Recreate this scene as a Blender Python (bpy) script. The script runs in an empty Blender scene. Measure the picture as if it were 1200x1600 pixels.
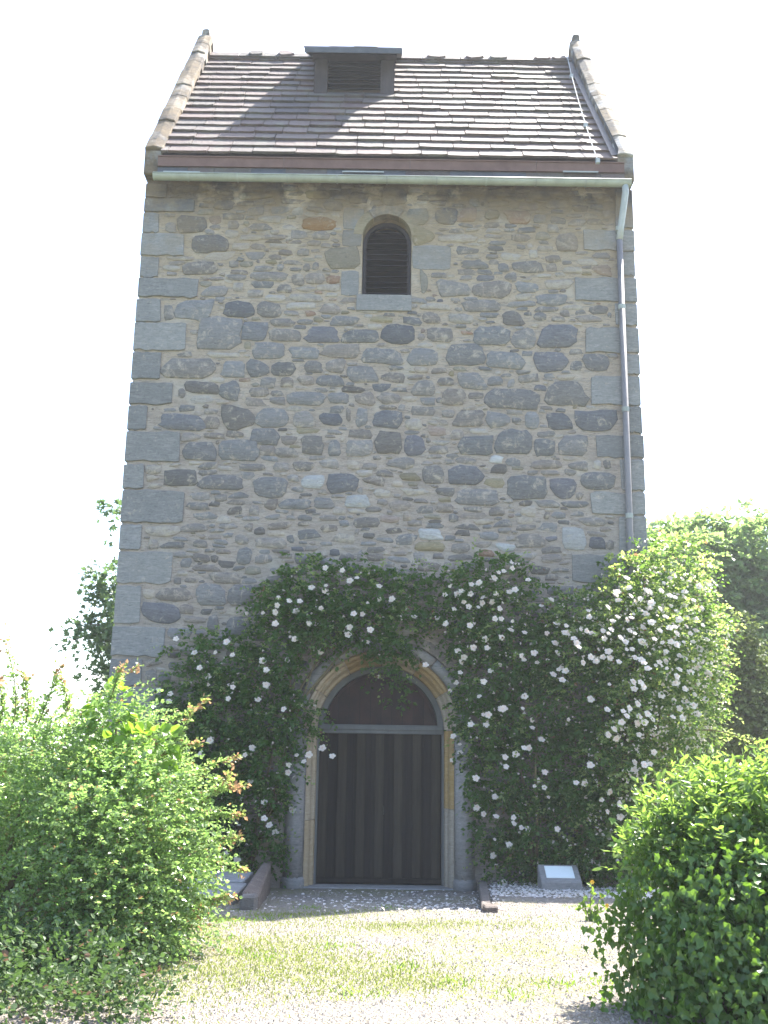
import bpy, bmesh, math, random
import numpy as np
from mathutils import Vector, Matrix
R = math.radians
scene = bpy.context.scene
C = scene.collection
rnd = random.Random(7)
rng = np.random.default_rng(11)

# ------------------------------------------------------------ camera
PITCH, ROLL, F = 13.3, 0.85, 1600.0
cam = bpy.data.cameras.new('camera')
cam.sensor_fit = 'VERTICAL'; cam.sensor_height = 24; cam.lens = 24
cam.clip_start = 0.05; cam.clip_end = 4000
camo = bpy.data.objects.new('camera', cam); C.objects.link(camo)
CAMP = Vector((0, 0, 1.7))
RM = Matrix.Rotation(R(90 + PITCH), 3, 'X') @ Matrix.Rotation(R(ROLL), 3, 'Z')
camo.matrix_world = Matrix.Translation(CAMP) @ RM.to_4x4()
scene.camera = camo
# ------------------------------------------------------------ sky, sun, exposure
SUN = Vector((0.46, 0.46, 1.0)).normalized()
SKYROT = math.atan2(SUN.x, SUN.y)
world = bpy.data.worlds.new('World'); scene.world = world; world.use_nodes = True
wn = world.node_tree
bg = wn.nodes['Background']; bg.inputs[1].default_value = 0.105
sky = wn.nodes.new('ShaderNodeTexSky'); sky.sky_type = 'NISHITA'; sky.sun_disc = False
sky.sun_elevation = math.asin(SUN.z); sky.sun_rotation = SKYROT
sky.air_density = 1.0; sky.dust_density = 2.0; sky.ozone_density = 1.0; sky.altitude = 100
wn.links.new(sky.outputs[0], bg.inputs[0])
sl = bpy.data.lights.new('sun', 'SUN'); sl.energy = 4.0; sl.angle = R(0.5); sl.color = (1.0, 0.95, 0.87)
so = bpy.data.objects.new('sun', sl); C.objects.link(so)
so.rotation_euler = SUN.to_track_quat('Z', 'Y').to_euler(); so.location = (20, 20, 40)
vs = scene.view_settings
vs.view_transform = 'Standard'; vs.look = 'None'; vs.gamma = 1; vs.use_curve_mapping = False
vs.exposure = 2.66
try:
    scene.cycles.max_bounces = 8; scene.cycles.transmission_bounces = 4; scene.cycles.use_denoising = True
    scene.cycles.diffuse_bounces = 4
except Exception: pass

# ------------------------------------------------------------ helpers
def P(px, py, Y):
    """point of the photograph's ray that lies on the plane y = Y"""
    d = RM @ Vector(((px - 600) / F, -(py - 800) / F, -1))
    return CAMP + d * (Y / d.y)
def col(h, s=1.0): return (h[0]*s, h[1]*s, h[2]*s, 1)

class NT:
    def __init__(s, m): s.t = m.node_tree; s.n = s.t.nodes; s.l = s.t.links
    def __call__(s, typ, **kw):
        n = s.n.new('ShaderNode' + typ)
        for k, v in kw.items(): setattr(n, k, v)
        return n
    def link(s, a, b): s.l.new(a, b)
    def noise(s, vec, scale, detail=4, rough=0.6, dist=0.0):
        n = s('TexNoise'); n.inputs['Scale'].default_value = scale; n.inputs['Detail'].default_value = detail
        n.inputs['Roughness'].default_value = rough; n.inputs['Distortion'].default_value = dist
        if vec: s.link(vec, n.inputs['Vector'])
        return n.outputs['Fac']
    def ramp(s, fac, stops):
        n = s('ValToRGB'); e = n.color_ramp.elements
        while len(e) < len(stops): e.new(0.5)
        for i, (p, c) in enumerate(stops):
            e[i].position = p; e[i].color = c if len(c) == 4 else (*c, 1)
        s.link(fac, n.inputs[0]); return n.outputs[0]
    def mix(s, fac, a, b, mode='MIX'):
        n = s('MixRGB', blend_type=mode)
        for i, v in ((0, fac), (1, a), (2, b)):
            if hasattr(v, 'is_linked'): s.link(v, n.inputs[i])
            else: n.inputs[i].default_value = v if i == 0 else (v if len(v) == 4 else (*v, 1))
        return n.outputs[0]
    def math(s, op, a, b=0.0, c=None):
        n = s('Math', operation=op)
        for i, v in enumerate((a, b) if c is None else (a, b, c)):
            if hasattr(v, 'is_linked'): s.link(v, n.inputs[i])
            else: n.inputs[i].default_value = v
        return n.outputs[0]
    def mapr(s, v, a, b, c, d):
        n = s('MapRange'); s.link(v, n.inputs[0])
        for i, x in enumerate((a, b, c, d)): n.inputs[i+1].default_value = x
        return n.outputs[0]
    def bump(s, h, dist=0.02, strength=1.0):
        n = s('Bump'); n.inputs['Distance'].default_value = dist; n.inputs['Strength'].default_value = strength
        s.link(h, n.inputs['Height']); return n.outputs[0]

def newmat(name):
    m = bpy.data.materials.new(name); m.use_nodes = True
    t = NT(m); b = t.n['Principled BSDF']
    return m, t, b
def pos(t): return t('NewGeometry').outputs['Position']
def rand(t):
    a = t('ObjectInfo').outputs['Random']; b = t('NewGeometry').outputs['Random Per Island']
    return t.math('FRACT', t.math('ADD', a, b))

def dirt(t, p, base):
    """weather stains on the masonry: black crust blotches near the wall head, lichen, damp patches"""
    sx = t('SeparateXYZ'); t.link(p, sx.inputs[0])
    n1 = t.noise(p, 1.6, 5, 0.65)
    zz = t.mapr(sx.outputs['Z'], 9.45, 9.95, 0, 1)
    k = t.math('MULTIPLY', zz, t.mapr(n1, 0.40, 0.50, 0, 1))
    c = t.mix(t.math('MULTIPLY', k, 0.85), base, (0.03, 0.026, 0.025))
    n2 = t.noise(p, 2.3, 4, 0.7)
    w = t.math('MULTIPLY', t.mapr(sx.outputs['Z'], 8.4, 9.7, 0, 1), t.mapr(n2, 0.36, 0.56, 0, 1))
    c = t.mix(t.math('MULTIPLY', w, 0.55), c, (0.23, 0.165, 0.09))
    return c

def stone_mat(name, c1, c2, smear=0.25, rough=0.9, fine=26, bump=0.012):
    m, t, b = newmat(name); p = pos(t)
    r = rand(t)
    base = t.mix(t.noise(p, 5, 5, 0.65), c1, c2)
    base = t.mix(t.mapr(t.noise(p, fine, 6, 0.7), 0.35, 0.75, 0, 0.5), base, tuple(x*0.55 for x in c1))
    ml = t('Mapping'); t.link(p, ml.inputs[0]); ml.inputs['Scale'].default_value = (1, 1, 5.0)
    base = t.mix(t.mapr(t.noise(ml.outputs[0], 6, 5, 0.75, 0.7), 0.5, 0.68, 0, 0.45), base, tuple(min(1, x*1.45) for x in c2))
    base = t.mix(t.mapr(t.noise(ml.outputs[0], 9, 4, 0.7, 1.0), 0.56, 0.66, 0, 0.55), base, tuple(x*0.42 for x in c1))
    hs = t('HueSaturation'); t.link(base, hs.inputs['Color'])
    t.link(t.mapr(r, 0, 1, 0.80, 1.16), hs.inputs['Value'])
    t.link(t.mapr(t.math('FRACT', t.math('MULTIPLY', r, 7.3)), 0, 1, 0.6, 1.3), hs.inputs['Saturation'])
    base = hs.outputs[0]
    # lime mortar smeared over the face
    sm = t.mapr(t.noise(p, 9, 5, 0.75, 0.6), 0.62 - smear*0.45, 0.72 - smear*0.3, 0, 0.8)
    base = t.mix(sm, base, (0.39, 0.34, 0.27))
    base = dirt(t, p, base)
    t.link(base, b.inputs['Base Color']); b.inputs['Roughness'].default_value = rough
    b.inputs['Specular IOR Level'].default_value = 0.25
    mp = t('Mapping'); t.link(p, mp.inputs[0]); mp.inputs['Scale'].default_value = (1, 1, 3.0)
    h = t.math('ADD', t.noise(mp.outputs[0], 9, 6, 0.7), t.math('MULTIPLY', t.noise(p, 60, 3, 0.6), 0.4))
    t.link(t.bump(h, bump*2.2, 0.9), b.inputs['Normal'])
    return m

def plain_mat(name, c1, c2, scale=8, rough=0.7, metal=0.0, bump=0.004, spec=0.4, stretch=(1,1,1), hi=0.2):
    m, t, b = newmat(name); p = pos(t)
    mp = t('Mapping'); t.link(p, mp.inputs[0]); mp.inputs['Scale'].default_value = stretch
    f = t.mapr(t.noise(mp.outputs[0], scale, 6, 0.65), 0.3, 0.7, 0, 1)
    base = t.mix(f, c1, c2)
    hs = t('HueSaturation'); t.link(base, hs.inputs['Color'])
    t.link(t.mapr(rand(t), 0, 1, 1-hi, 1+hi), hs.inputs['Value'])
    t.link(hs.outputs[0], b.inputs['Base Color'])
    b.inputs['Roughness'].default_value = rough; b.inputs['Metallic'].default_value = metal
    b.inputs['Specular IOR Level'].default_value = spec
    t.link(t.bump(t.noise(mp.outputs[0], scale*4, 5, 0.7), bump*2, 0.8), b.inputs['Normal'])
    return m

def leaf_mat(name, c1, c2, trans, rough=0.45, spec=0.5, tw=0.45, red=None, redf=0.0, lscale=1.2):
    m, t, b = newmat(name); p = pos(t); r = t('NewGeometry').outputs['Random Per Island']
    r = t.math('FRACT', t.math('ADD', r, t('ObjectInfo').outputs['Random']))
    base = t.mix(r, c1, c2)
    base = t.mix(t.mapr(t.noise(p, lscale, 3, 0.6), 0.3, 0.7, 0, 0.5), base, c2)
    tc = t.mix(t.math('MULTIPLY', r, 0.6), trans, tuple(x*0.6 for x in trans))
    if red:
        k = t.math('GREATER_THAN', t.math('FRACT', t.math('MULTIPLY', r, 13.7)), 1 - redf)
        base = t.mix(k, base, red); tc = t.mix(k, tc, tuple(min(1, x*1.8) for x in red))
    t.link(base, b.inputs['Base Color']); b.inputs['Roughness'].default_value = rough
    b.inputs['Specular IOR Level'].default_value = spec
    tr = t('BsdfTranslucent'); t.link(tc, tr.inputs[0])
    mx = t('MixShader'); mx.inputs[0].default_value = tw
    t.link(b.outputs[0], mx.inputs[1]); t.link(tr.outputs[0], mx.inputs[2])
    t.link(mx.outputs[0], t.n['Material Output'].inputs[0])
    return m

def mesh_np(name, V, Fc, mats, midx=None, smooth=False):
    """V (n,3); Fc list of (k,m) int arrays or one array"""
    me = bpy.data.meshes.new(name)
    V = np.asarray(V, dtype=np.float32)
    Fs = Fc if isinstance(Fc, list) else [Fc]
    Fs = [np.asarray(f, dtype=np.int32) for f in Fs if len(f)]
    loops = np.concatenate([f.ravel() for f in Fs]); tot = np.concatenate([np.full(len(f), f.shape[1], np.int32) for f in Fs])
    start = np.concatenate([[0], np.cumsum(tot)[:-1]]).astype(np.int32)
    me.vertices.add(len(V)); me.vertices.foreach_set('co', V.ravel())
    me.loops.add(len(loops)); me.loops.foreach_set('vertex_index', loops)
    me.polygons.add(len(tot)); me.polygons.foreach_set('loop_start', start); me.polygons.foreach_set('loop_total', tot)
    for m in (mats if isinstance(mats, (list, tuple)) else [mats]): me.materials.append(m)
    if midx is not None: me.polygons.foreach_set('material_index', np.asarray(midx, np.int32))
    me.polygons.foreach_set('use_smooth', np.full(len(tot), smooth, bool))
    me.update(calc_edges=True); me.validate()
    return me
def link(name, me, parent=None, loc=None):
    o = bpy.data.objects.new(name, me); C.objects.link(o)
    if parent: o.parent = parent
    if loc is not None: o.location = loc
    return o
def tag(o, label=None, cat=None, group=None, kind=None):
    if label: o['label'] = label
    if cat: o['category'] = cat
    if group: o['group'] = group
    if kind: o['kind'] = kind
    return o
def thing(name, label, cat, group=None):
    return tag(link(name, None), label, cat, group)

class MB:
    """collects primitive pieces into one mesh"""
    def __init__(s): s.v = []; s.f = []; s.m = []
    def add(s, vs_, fs, mi=0):
        b = len(s.v); s.v += [tuple(v) for v in vs_]; s.f += [tuple(i + b for i in f) for f in fs]; s.m += [mi]*len(fs)
    def box(s, x0, x1, y0, y1, z0, z1, mi=0):
        s.add([(x0,y0,z0),(x1,y0,z0),(x1,y1,z0),(x0,y1,z0),(x0,y0,z1),(x1,y0,z1),(x1,y1,z1),(x0,y1,z1)],
              [(0,3,2,1),(4,5,6,7),(0,1,5,4),(1,2,6,5),(2,3,7,6),(3,0,4,7)], mi)
    def prism(s, poly, axis, a, b, mi=0):
        """poly 2D points; extruded along axis from a to b"""
        n = len(poly)
        def mk(p, t):
            return {'x': (t, p[0], p[1]), 'y': (p[0], t, p[1]), 'z': (p[0], p[1], t)}[axis]
        vs_ = [mk(p, a) for p in poly] + [mk(p, b) for p in poly]
        fs = [tuple(range(n)), tuple(range(2*n-1, n-1, -1))] + [(i, i+n, (i+1) % n + n, (i+1) % n) for i in range(n)]
        s.add(vs_, fs, mi)
    def tube(s, pts, rad, n=8, mi=0, cap=True):
        pts = [Vector(p) for p in pts]; rs = rad if isinstance(rad, (list, tuple)) else [rad]*len(pts)
        vs_ = []; up = None
        for i, p in enumerate(pts):
            d = (pts[min(i+1, len(pts)-1)] - pts[max(i-1, 0)]).normalized()
            if up is None: up = Vector((0, 0, 1)) if abs(d.z) < .9 else Vector((1, 0, 0))
            a = d.cross(up).normalized(); b = a.cross(d).normalized(); up = b
            for k in range(n):
                th = 2*math.pi*k/n; vs_.append(p + (a*math.cos(th) + b*math.sin(th))*rs[i])
        fs = [(i*n+k, i*n+(k+1) % n, (i+1)*n+(k+1) % n, (i+1)*n+k) for i in range(len(pts)-1) for k in range(n)]
        if cap: fs += [tuple(range(n-1, -1, -1)), tuple((len(pts)-1)*n+k for k in range(n))]
        s.add(vs_, fs, mi)
    def build(s, name, mats, parent=None, smooth=False, bevel=0, loc=None):
        me = bpy.data.meshes.new(name); me.from_pydata(s.v, [], s.f)
        for m in (mats if isinstance(mats, (list, tuple)) else [mats]): me.materials.append(m)
        me.polygons.foreach_set('material_index', s.m)
        if bevel or True:
            bm = bmesh.new(); bm.from_mesh(me)
            bmesh.ops.recalc_face_normals(bm, faces=bm.faces)
            if bevel: bmesh.ops.bevel(bm, geom=bm.edges[:], offset=bevel, segments=1, affect='EDGES')
            bm.to_mesh(me); bm.free()
        me.polygons.foreach_set('use_smooth', [smooth]*len(me.polygons))
        return link(name, me, parent, loc)

# ------------------------------------------------------------ materials
M = {}
M['mortar'] = None
def mortar():
    m, t, b = newmat('mortar'); p = pos(t)
    sx = t('SeparateXYZ'); t.link(p, sx.inputs[0])
    mp = t('Mapping'); t.link(p, mp.inputs[0]); mp.inputs['Scale'].default_value = (1, 1, 2.2)
    c = t.ramp(t.noise(mp.outputs[0], 3.2, 6, 0.7), [(0.3, (0.31,0.253,0.215)), (0.5, (0.45,0.37,0.31)), (0.7, (0.53,0.45,0.385))])
    c = t.mix(t.mapr(sx.outputs['Z'], 5.5, 9.0, 0, 0.75), c, t.mix(t.noise(p, 2.4, 5), (0.50,0.395,0.27), (0.42,0.34,0.245)))
    g = t.math('MULTIPLY', t.mapr(sx.outputs['Z'], 8.5, 2.5, 0, 1), t.mapr(t.noise(p, 1.1, 4), 0.3, 0.6, 0.2, 1))
    c = t.mix(t.math('MULTIPLY', g, 0.6), c, (0.27,0.26,0.24))
    fl = t.mapr(t.noise(mp.outputs[0], 22, 4, 0.7, 0.8), 0.55, 0.68, 0, 0.6)
    c = t.mix(fl, c, (0.15,0.14,0.13))
    ms = t('Mapping'); t.link(p, ms.inputs[0]); ms.inputs['Scale'].default_value = (0.8, 1, 5.5)
    c = t.mix(t.mapr(t.noise(ms.outputs[0], 7, 5, 0.7, 1.2), 0.57, 0.64, 0, 0.75), c, (0.16,0.14,0.12))
    c = t.mix(t.mapr(t.noise(ms.outputs[0], 4.5, 3, 0.6, 0.5), 0.56, 0.60, 0, 0.6), c, (0.27,0.25,0.225))
    # lighter salts and repointing patches
    c = t.mix(t.mapr(t.noise(p, 1.7, 3, 0.5), 0.58, 0.68, 0, 0.4), c, (0.52,0.48,0.42))
    c = dirt(t, p, c)
    t.link(c, b.inputs['Base Color']); b.inputs['Roughness'].default_value = 0.95; b.inputs['Specular IOR Level'].default_value = 0.15
    h = t.math('ADD', t.noise(mp.outputs[0], 12, 7, 0.75), t.math('MULTIPLY', t.noise(p, 55, 3), 0.35))
    t.link(t.bump(h, 0.05, 1.0), b.inputs['Normal'])
    return m
M['mortar'] = mortar()
M['q'] = stone_mat('blue_grey_sandstone', (0.178,0.178,0.178), (0.25,0.242,0.228), smear=0.05, bump=0.006)
M['b'] = stone_mat('blue_stone', (0.165,0.160,0.162), (0.225,0.212,0.202), smear=0.2)
M['D'] = stone_mat('dark_blue_stone', (0.122,0.120,0.132), (0.178,0.170,0.172), smear=0.12)
M['d'] = stone_mat('dark_grey_stone', (0.13,0.118,0.11), (0.19,0.172,0.155), smear=0.15)
M['g'] = stone_mat('grey_stone', (0.185,0.163,0.148), (0.25,0.222,0.20), smear=0.25)
M['l'] = stone_mat('pale_stone', (0.27,0.236,0.205), (0.35,0.305,0.265), smear=0.4)
M['L'] = stone_mat('light_grey_stone', (0.33,0.33,0.33), (0.42,0.41,0.39), smear=0.1)
M['o'] = stone_mat('orange_stone', (0.30,0.165,0.08), (0.27,0.19,0.12), smear=0.1)
M['k'] = stone_mat('olive_brown_stone', (0.22,0.19,0.13), (0.26,0.23,0.175), smear=0.1)
M['r'] = stone_mat('reddish_stone', (0.25,0.165,0.125), (0.27,0.21,0.17), smear=0.2)
M['side'] = None
def side_wall():
    m, t, b = newmat('rubble_wall_side'); p = pos(t)
    mp = t('Mapping'); t.link(p, mp.inputs[0]); mp.inputs['Scale'].default_value = (1, 1.0, 1.8)
    v = t('TexVoronoi'); v.inputs['Scale'].default_value = 2.6; t.link(mp.outputs[0], v.inputs['Vector'])
    v2 = t('TexVoronoi', feature='DISTANCE_TO_EDGE'); v2.inputs['Scale'].default_value = 2.6; t.link(mp.outputs[0], v2.inputs['Vector'])
    s1 = t('SeparateColor'); t.link(v.outputs['Color'], s1.inputs[0])
    c = t.ramp(s1.outputs[0], [(0, (0.12,0.125,0.14)), (0.5, (0.2,0.19,0.175)), (1, (0.28,0.25,0.21))])
    e = t.mapr(v2.outputs[0], 0.03, 0.07, 1, 0)
    c = t.mix(e, c, (0.38,0.33,0.26)); t.link(c, b.inputs['Base Color']); b.inputs['Roughness'].default_value = 0.95
    h = t.math('ADD', t.math('MULTIPLY', e, -1.0), t.noise(p, 14, 6)); t.link(t.bump(h, 0.03), b.inputs['Normal'])
    return m
M['side'] = side_wall()
M['slate'] = None
def slate_mat():
    m, t, b = newmat('roof_stone_slate'); p = pos(t); r = rand(t)
    c = t.ramp(r, [(0, (0.058,0.042,0.040)), (0.3, (0.108,0.070,0.062)), (0.55, (0.075,0.064,0.057)), (0.8, (0.12,0.086,0.076)), (1, (0.045,0.038,0.038))])
    c = t.mix(t.mapr(t.noise(p, 2.2, 6, 0.7), 0.5, 0.66, 0, 0.65), c, (0.12,0.12,0.09))
    c = t.mix(t.mapr(t.noise(p, 13, 5, 0.7), 0.55, 0.7, 0, 0.5), c, (0.16,0.138,0.13))
    c = t.mix(t.mapr(t.noise(p, 30, 4, 0.7), 0.5, 0.75, 0, 0.5), c, (0.09,0.08,0.085))
    t.link(c, b.inputs['Base Color']); b.inputs['Roughness'].default_value = 0.75
    h = t.math('ADD', t.noise(p, 10, 6, 0.7), t.math('MULTIPLY', t.noise(p, 45, 3), 0.4)); t.link(t.bump(h, 0.02), b.inputs['Normal'])
    return m
M['slate'] = slate_mat()
M['coping'] = stone_mat('lichened_coping_stone', (0.22,0.21,0.195), (0.32,0.305,0.285), smear=0.1)
M['shaft'] = stone_mat('portal_grey_stone', (0.22,0.21,0.205), (0.27,0.255,0.245), smear=0.0, bump=0.003)
M['ochre'] = stone_mat('portal_ochre_sandstone', (0.42,0.30,0.165), (0.35,0.275,0.19), smear=0.0, bump=0.004)
M['gutter'] = plain_mat('weathered_zinc', (0.22,0.24,0.21), (0.33,0.345,0.31), 5, 0.5, 0.0, 0.001, hi=0.05)
M['gutterband'] = plain_mat('gutter_seam', (0.25,0.27,0.25), (0.32,0.34,0.31), 5, 0.5)
M['copper'] = plain_mat('brown_copper', (0.11,0.058,0.040), (0.17,0.095,0.066), 4, 0.5, 0.3, 0.002, hi=0.06)
M['pipe'] = plain_mat('brown_downpipe', (0.14,0.13,0.135), (0.20,0.185,0.185), 4, 0.6, 0.0, 0.001, hi=0.05)
M['zinc'] = plain_mat('new_zinc', (0.28,0.30,0.30), (0.38,0.39,0.385), 5, 0.55, 0.0, 0.001, hi=0.03)
M['lead'] = plain_mat('lead_sheet', (0.05,0.052,0.056), (0.085,0.088,0.095), 6, 0.5, 0.1, 0.003, hi=0.1)
M['dwood'] = plain_mat('dormer_wood', (0.040,0.034,0.036), (0.07,0.058,0.060), 6, 0.85, spec=.2, stretch=(1,1,0.3), bump=0.003)
M['slat'] = plain_mat('louvre_wood', (0.03,0.028,0.033), (0.055,0.05,0.058), 6, 0.75, stretch=(0.3,1,1), bump=0.003)
M['void'] = plain_mat('painted_interior_dark', (0.01,0.01,0.01), (0.015,0.015,0.015), 3, 1.0)  # near-black colour stands for the unlit interior behind the openings
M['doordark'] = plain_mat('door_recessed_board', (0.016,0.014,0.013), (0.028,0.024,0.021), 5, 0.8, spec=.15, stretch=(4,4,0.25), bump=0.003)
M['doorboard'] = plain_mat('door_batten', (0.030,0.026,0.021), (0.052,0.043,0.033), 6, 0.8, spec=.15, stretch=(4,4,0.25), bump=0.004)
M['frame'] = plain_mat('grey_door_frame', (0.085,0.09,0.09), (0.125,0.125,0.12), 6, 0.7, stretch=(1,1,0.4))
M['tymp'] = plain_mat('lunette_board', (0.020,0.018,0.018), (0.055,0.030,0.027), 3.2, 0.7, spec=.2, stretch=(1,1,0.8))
M['tymp0'] = plain_mat('lunette_red_board', (0.12,0.04,0.028), (0.06,0.035,0.03), 5, 0.6)
M['kerb'] = stone_mat('kerb_stone', (0.11,0.09,0.078), (0.17,0.145,0.13), smear=0.0)
M['flag'] = stone_mat('flagstone', (0.26,0.26,0.26), (0.34,0.33,0.32), smear=0.0)
M['plate'] = plain_mat('white_plate', (0.62,0.66,0.66), (0.7,0.72,0.72), 6, 0.35)
M['iron'] = plain_mat('iron', (0.03,0.03,0.03), (0.05,0.045,0.04), 12, 0.6, 0.6)

# ============================================================ GROUND
SH = 14.0   # front face of the tower
def gz(x, y):
    """height of the ground; the path dips to the door"""
    x = np.asarray(x, float); y = np.asarray(y, float)
    t = np.clip((13.3 - y) / 4.6, 0, 1); t = t*t*(3-2*t)*0.4 + t*0.6
    dip = 0.35*t
    side = 0.13 + 0.22*t
    k = np.clip(np.maximum(x - (1.36 - .085*(14-y)), (-1.46 + .05*(14-y)) - x) / 0.08, 0, 1) * np.clip((y - 10.6) / .5, 0, 1)
    left = np.where(x < 0, 0.7, 1.0)
    z = dip*(1-k) + np.maximum(side*left, dip)*k
    z = z + 0.0*y
    far = np.clip((np.hypot(x, y-14) - 16)/30, 0, 1)
    return z*(1-far) + 0.1*far + 0.012*np.sin(x*2.1+y*1.3)*(1-k)*np.clip((13-y),0,1)
def ground():
    xs = np.concatenate([np.array([-600,-300,-150,-60,-30,-18,-12]), np.linspace(-8, 8, 161), np.array([12,18,30,60,150,300,600])])
    ys = np.concatenate([np.array([-600,-300,-100,-30,-10,0,3]), np.linspace(5, 16, 111), np.array([20,26,40,60,120,300,600])])
    X, Y = np.meshgrid(xs, ys); Z = gz(X, Y)
    V = np.stack([X, Y, Z], -1).reshape(-1, 3); nx = len(xs)
    i = np.arange(len(ys)-1)[:, None]*nx + np.arange(nx-1)[None]; i = i.ravel()
    Fq = np.stack([i, i+1, i+nx+1, i+nx], -1)
    m, t, b = newmat('gravel_path'); p = pos(t)
    v = t('TexVoronoi'); v.inputs['Scale'].default_value = 55; t.link(p, v.inputs['Vector'])
    s = t('SeparateColor'); t.link(v.outputs['Color'], s.inputs[0])
    c = t.ramp(s.outputs[0], [(0, (0.15,0.128,0.112)), (0.5, (0.205,0.18,0.163)), (1, (0.27,0.245,0.215))])
    c = t.mix(t.mapr(t.noise(p, 2.5, 5), 0.35, 0.65, 0, 0.5), c, (0.18,0.155,0.135))
    # thin moss and grass in the gravel
    g = t.mapr(t.noise(p, 0.9, 5, 0.65), 0.42, 0.55, 0, 0.75)
    yy = t('SeparateXYZ'); t.link(p, yy.inputs[0]); g = t.math('MULTIPLY', g, t.mapr(yy.outputs['Y'], 6.0, 6.6, 0.3, 1))
    c = t.mix(t.math('MULTIPLY', g, t.mapr(t.noise(p, 18, 4, 0.7), 0.38, 0.58, 0, 1)), c, (0.155,0.165,0.05))
    far = t('SeparateXYZ'); t.link(p, far.inputs[0])
    ff = t.math('MAXIMUM', t.mapr(far.outputs['Y'], 15, 24, 0, 1), t.mapr(t.math('ABSOLUTE', far.outputs['X']), 6, 9, 0, 1))
    c = t.mix(ff, c, t.mix(t.noise(p, 0.6, 5), (0.06,0.09,0.025), (0.11,0.14,0.045)))
    t.link(c, b.inputs['Base Color']); b.inputs['Roughness'].default_value = 0.95; b.inputs['Specular IOR Level'].default_value = 0.2
    t.link(t.bump(t.math('ADD', v.outputs['Distance'], t.noise(p, 30, 5)), 0.02), b.inputs['Normal'])
    o = link('gravel_ground', mesh_np('gravel_ground', V, Fq, m, smooth=True)); tag(o, kind='structure')
    return o
ground()

# ============================================================ TOWER
tower = thing('stone_tower', 'square rubble stone church tower with slate saddleback roof and arched doorway', 'tower')
HW = 3.665; TOP = 10.42; DEP = 6.4
wp = P(566, 400, SH); wq = P(643, 400, SH)
WCX = (wp.x + wq.x)/2; WR = (wq.x - wp.x)/2
WZB = P(604, 461, SH).z; WZT = P(604, 335, SH).z; WZS = WZT - WR
DR = 1.22; DZS = 2.02
def arcpts(cx, zs, r, n):
    return [(cx - r*math.cos(math.pi*i/n), zs + r*math.sin(math.pi*i/n)) for i in range(n+1)]
def tower_shell():
    mb = MB(); q = lambda a: mb.add([(x, SH, z) for x, z in a], [(0, 1, 2, 3)], 0)
    MID = 5.0
    def region(cx, r, zb, zs, z0, z1, n=24):
        q([(-HW, z0), (cx-r, z0), (cx-r, z1), (-HW, z1)]); q([(cx+r, z0), (HW, z0), (HW, z1), (cx+r, z1)])
        if zb > z0: q([(cx-r, z0), (cx+r, z0), (cx+r, zb), (cx-r, zb)])
        a = arcpts(cx, zs, r, n)
        for i in range(n): q([a[i], a[i+1], (a[i+1][0], z1), (a[i][0], z1)])
    region(0, DR, -0.3, DZS, -0.3, MID)
    region(WCX, WR, WZB, WZS, MID, TOP)
    # reveals
    for cx, r, zb, zs, dep in ((0, DR, -0.3, DZS, 0.55), (WCX, WR, WZB, WZS, 0.5)):
        a = [(cx-r, zb)] + arcpts(cx, zs, r, 24) + [(cx+r, zb)]
        for i in range(len(a)-1):
            mb.add([(a[i][0], SH, a[i][1]), (a[i+1][0], SH, a[i+1][1]), (a[i+1][0], SH+dep, a[i+1][1]), (a[i][0], SH+dep, a[i][1])], [(0, 1, 2, 3)], 0)
    mb.add([(WCX-WR, SH, WZB), (WCX+WR, SH, WZB), (WCX+WR, SH+.5, WZB), (WCX-WR, SH+.5, WZB)], [(0, 1, 2, 3)], 0)
    # other walls
    B = SH + DEP
    for x in (-HW, HW):
        mb.add([(x, SH, -.3), (x, B, -.3), (x, B, TOP), (x, SH, TOP)], [(0, 1, 2, 3)], 1)
    mb.add([(-HW, B, -.3), (HW, B, -.3), (HW, B, TOP), (-HW, B, TOP)], [(0, 1, 2, 3)], 1)
    me = bpy.data.meshes.new('wall'); me.from_pydata(mb.v, [], mb.f)
    me.materials.append(M['mortar']); me.materials.append(M['side']); me.polygons.foreach_set('material_index', mb.m)
    return link('wall', me, tower)
wall = tower_shell()

# ---- individually traced stones: (x0,y0,x1,y1,kind) in enlarged crops of the photograph
S3 = """225,195,270,240,g 280,165,405,240,d 345,248,498,328,d 300,368,455,430,g 840,168,985,228,o 560,248,650,275,l 655,248,765,272,g
520,285,600,318,l 730,315,790,340,g 815,310,865,345,g 1020,130,1110,225,q 1015,228,1098,300,q 945,305,1090,402,k 1010,410,1086,520,q 880,372,908,405,g
510,365,550,395,g 500,425,580,452,g 610,415,765,455,g 790,425,842,475,g 848,420,932,468,g 945,430,1000,468,r 380,455,428,482,k 385,475,508,528,g
590,495,662,530,g 720,470,790,510,g 810,480,890,503,l 780,515,920,548,l 900,470,1000,500,l 620,388,700,412,g 780,395,830,412,d 670,360,720,378,k
220,565,258,630,g 275,540,430,628,b 485,545,620,622,D 640,548,740,620,g 765,550,900,583,l 755,588,820,612,g 850,588,895,612,r 910,555,1010,605,g
695,622,795,658,g 815,625,880,650,g 965,612,1080,655,b 375,618,555,770,b 565,640,678,720,D 680,668,830,728,g 840,658,998,735,D 1015,672,1180,735,b
615,730,752,805,b 780,750,905,802,b 925,738,1085,798,g 1100,755,1200,825,b 215,800,440,890,g 478,812,580,890,b 590,810,685,882,b 700,815,802,880,d
840,810,930,868,g 940,805,1025,865,g 1035,835,1170,912,b 650,885,715,935,g 735,885,800,932,g 820,878,888,920,g 900,875,1018,925,b 600,930,685,971,g
415,775,555,798,l 240,345,350,365,l 215,385,290,410,l 930,100,1010,140,d 850,50,960,90,k 560,60,700,90,k 440,95,530,140,d 640,165,740,195,l 1045,60,1130,110,d"""
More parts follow.
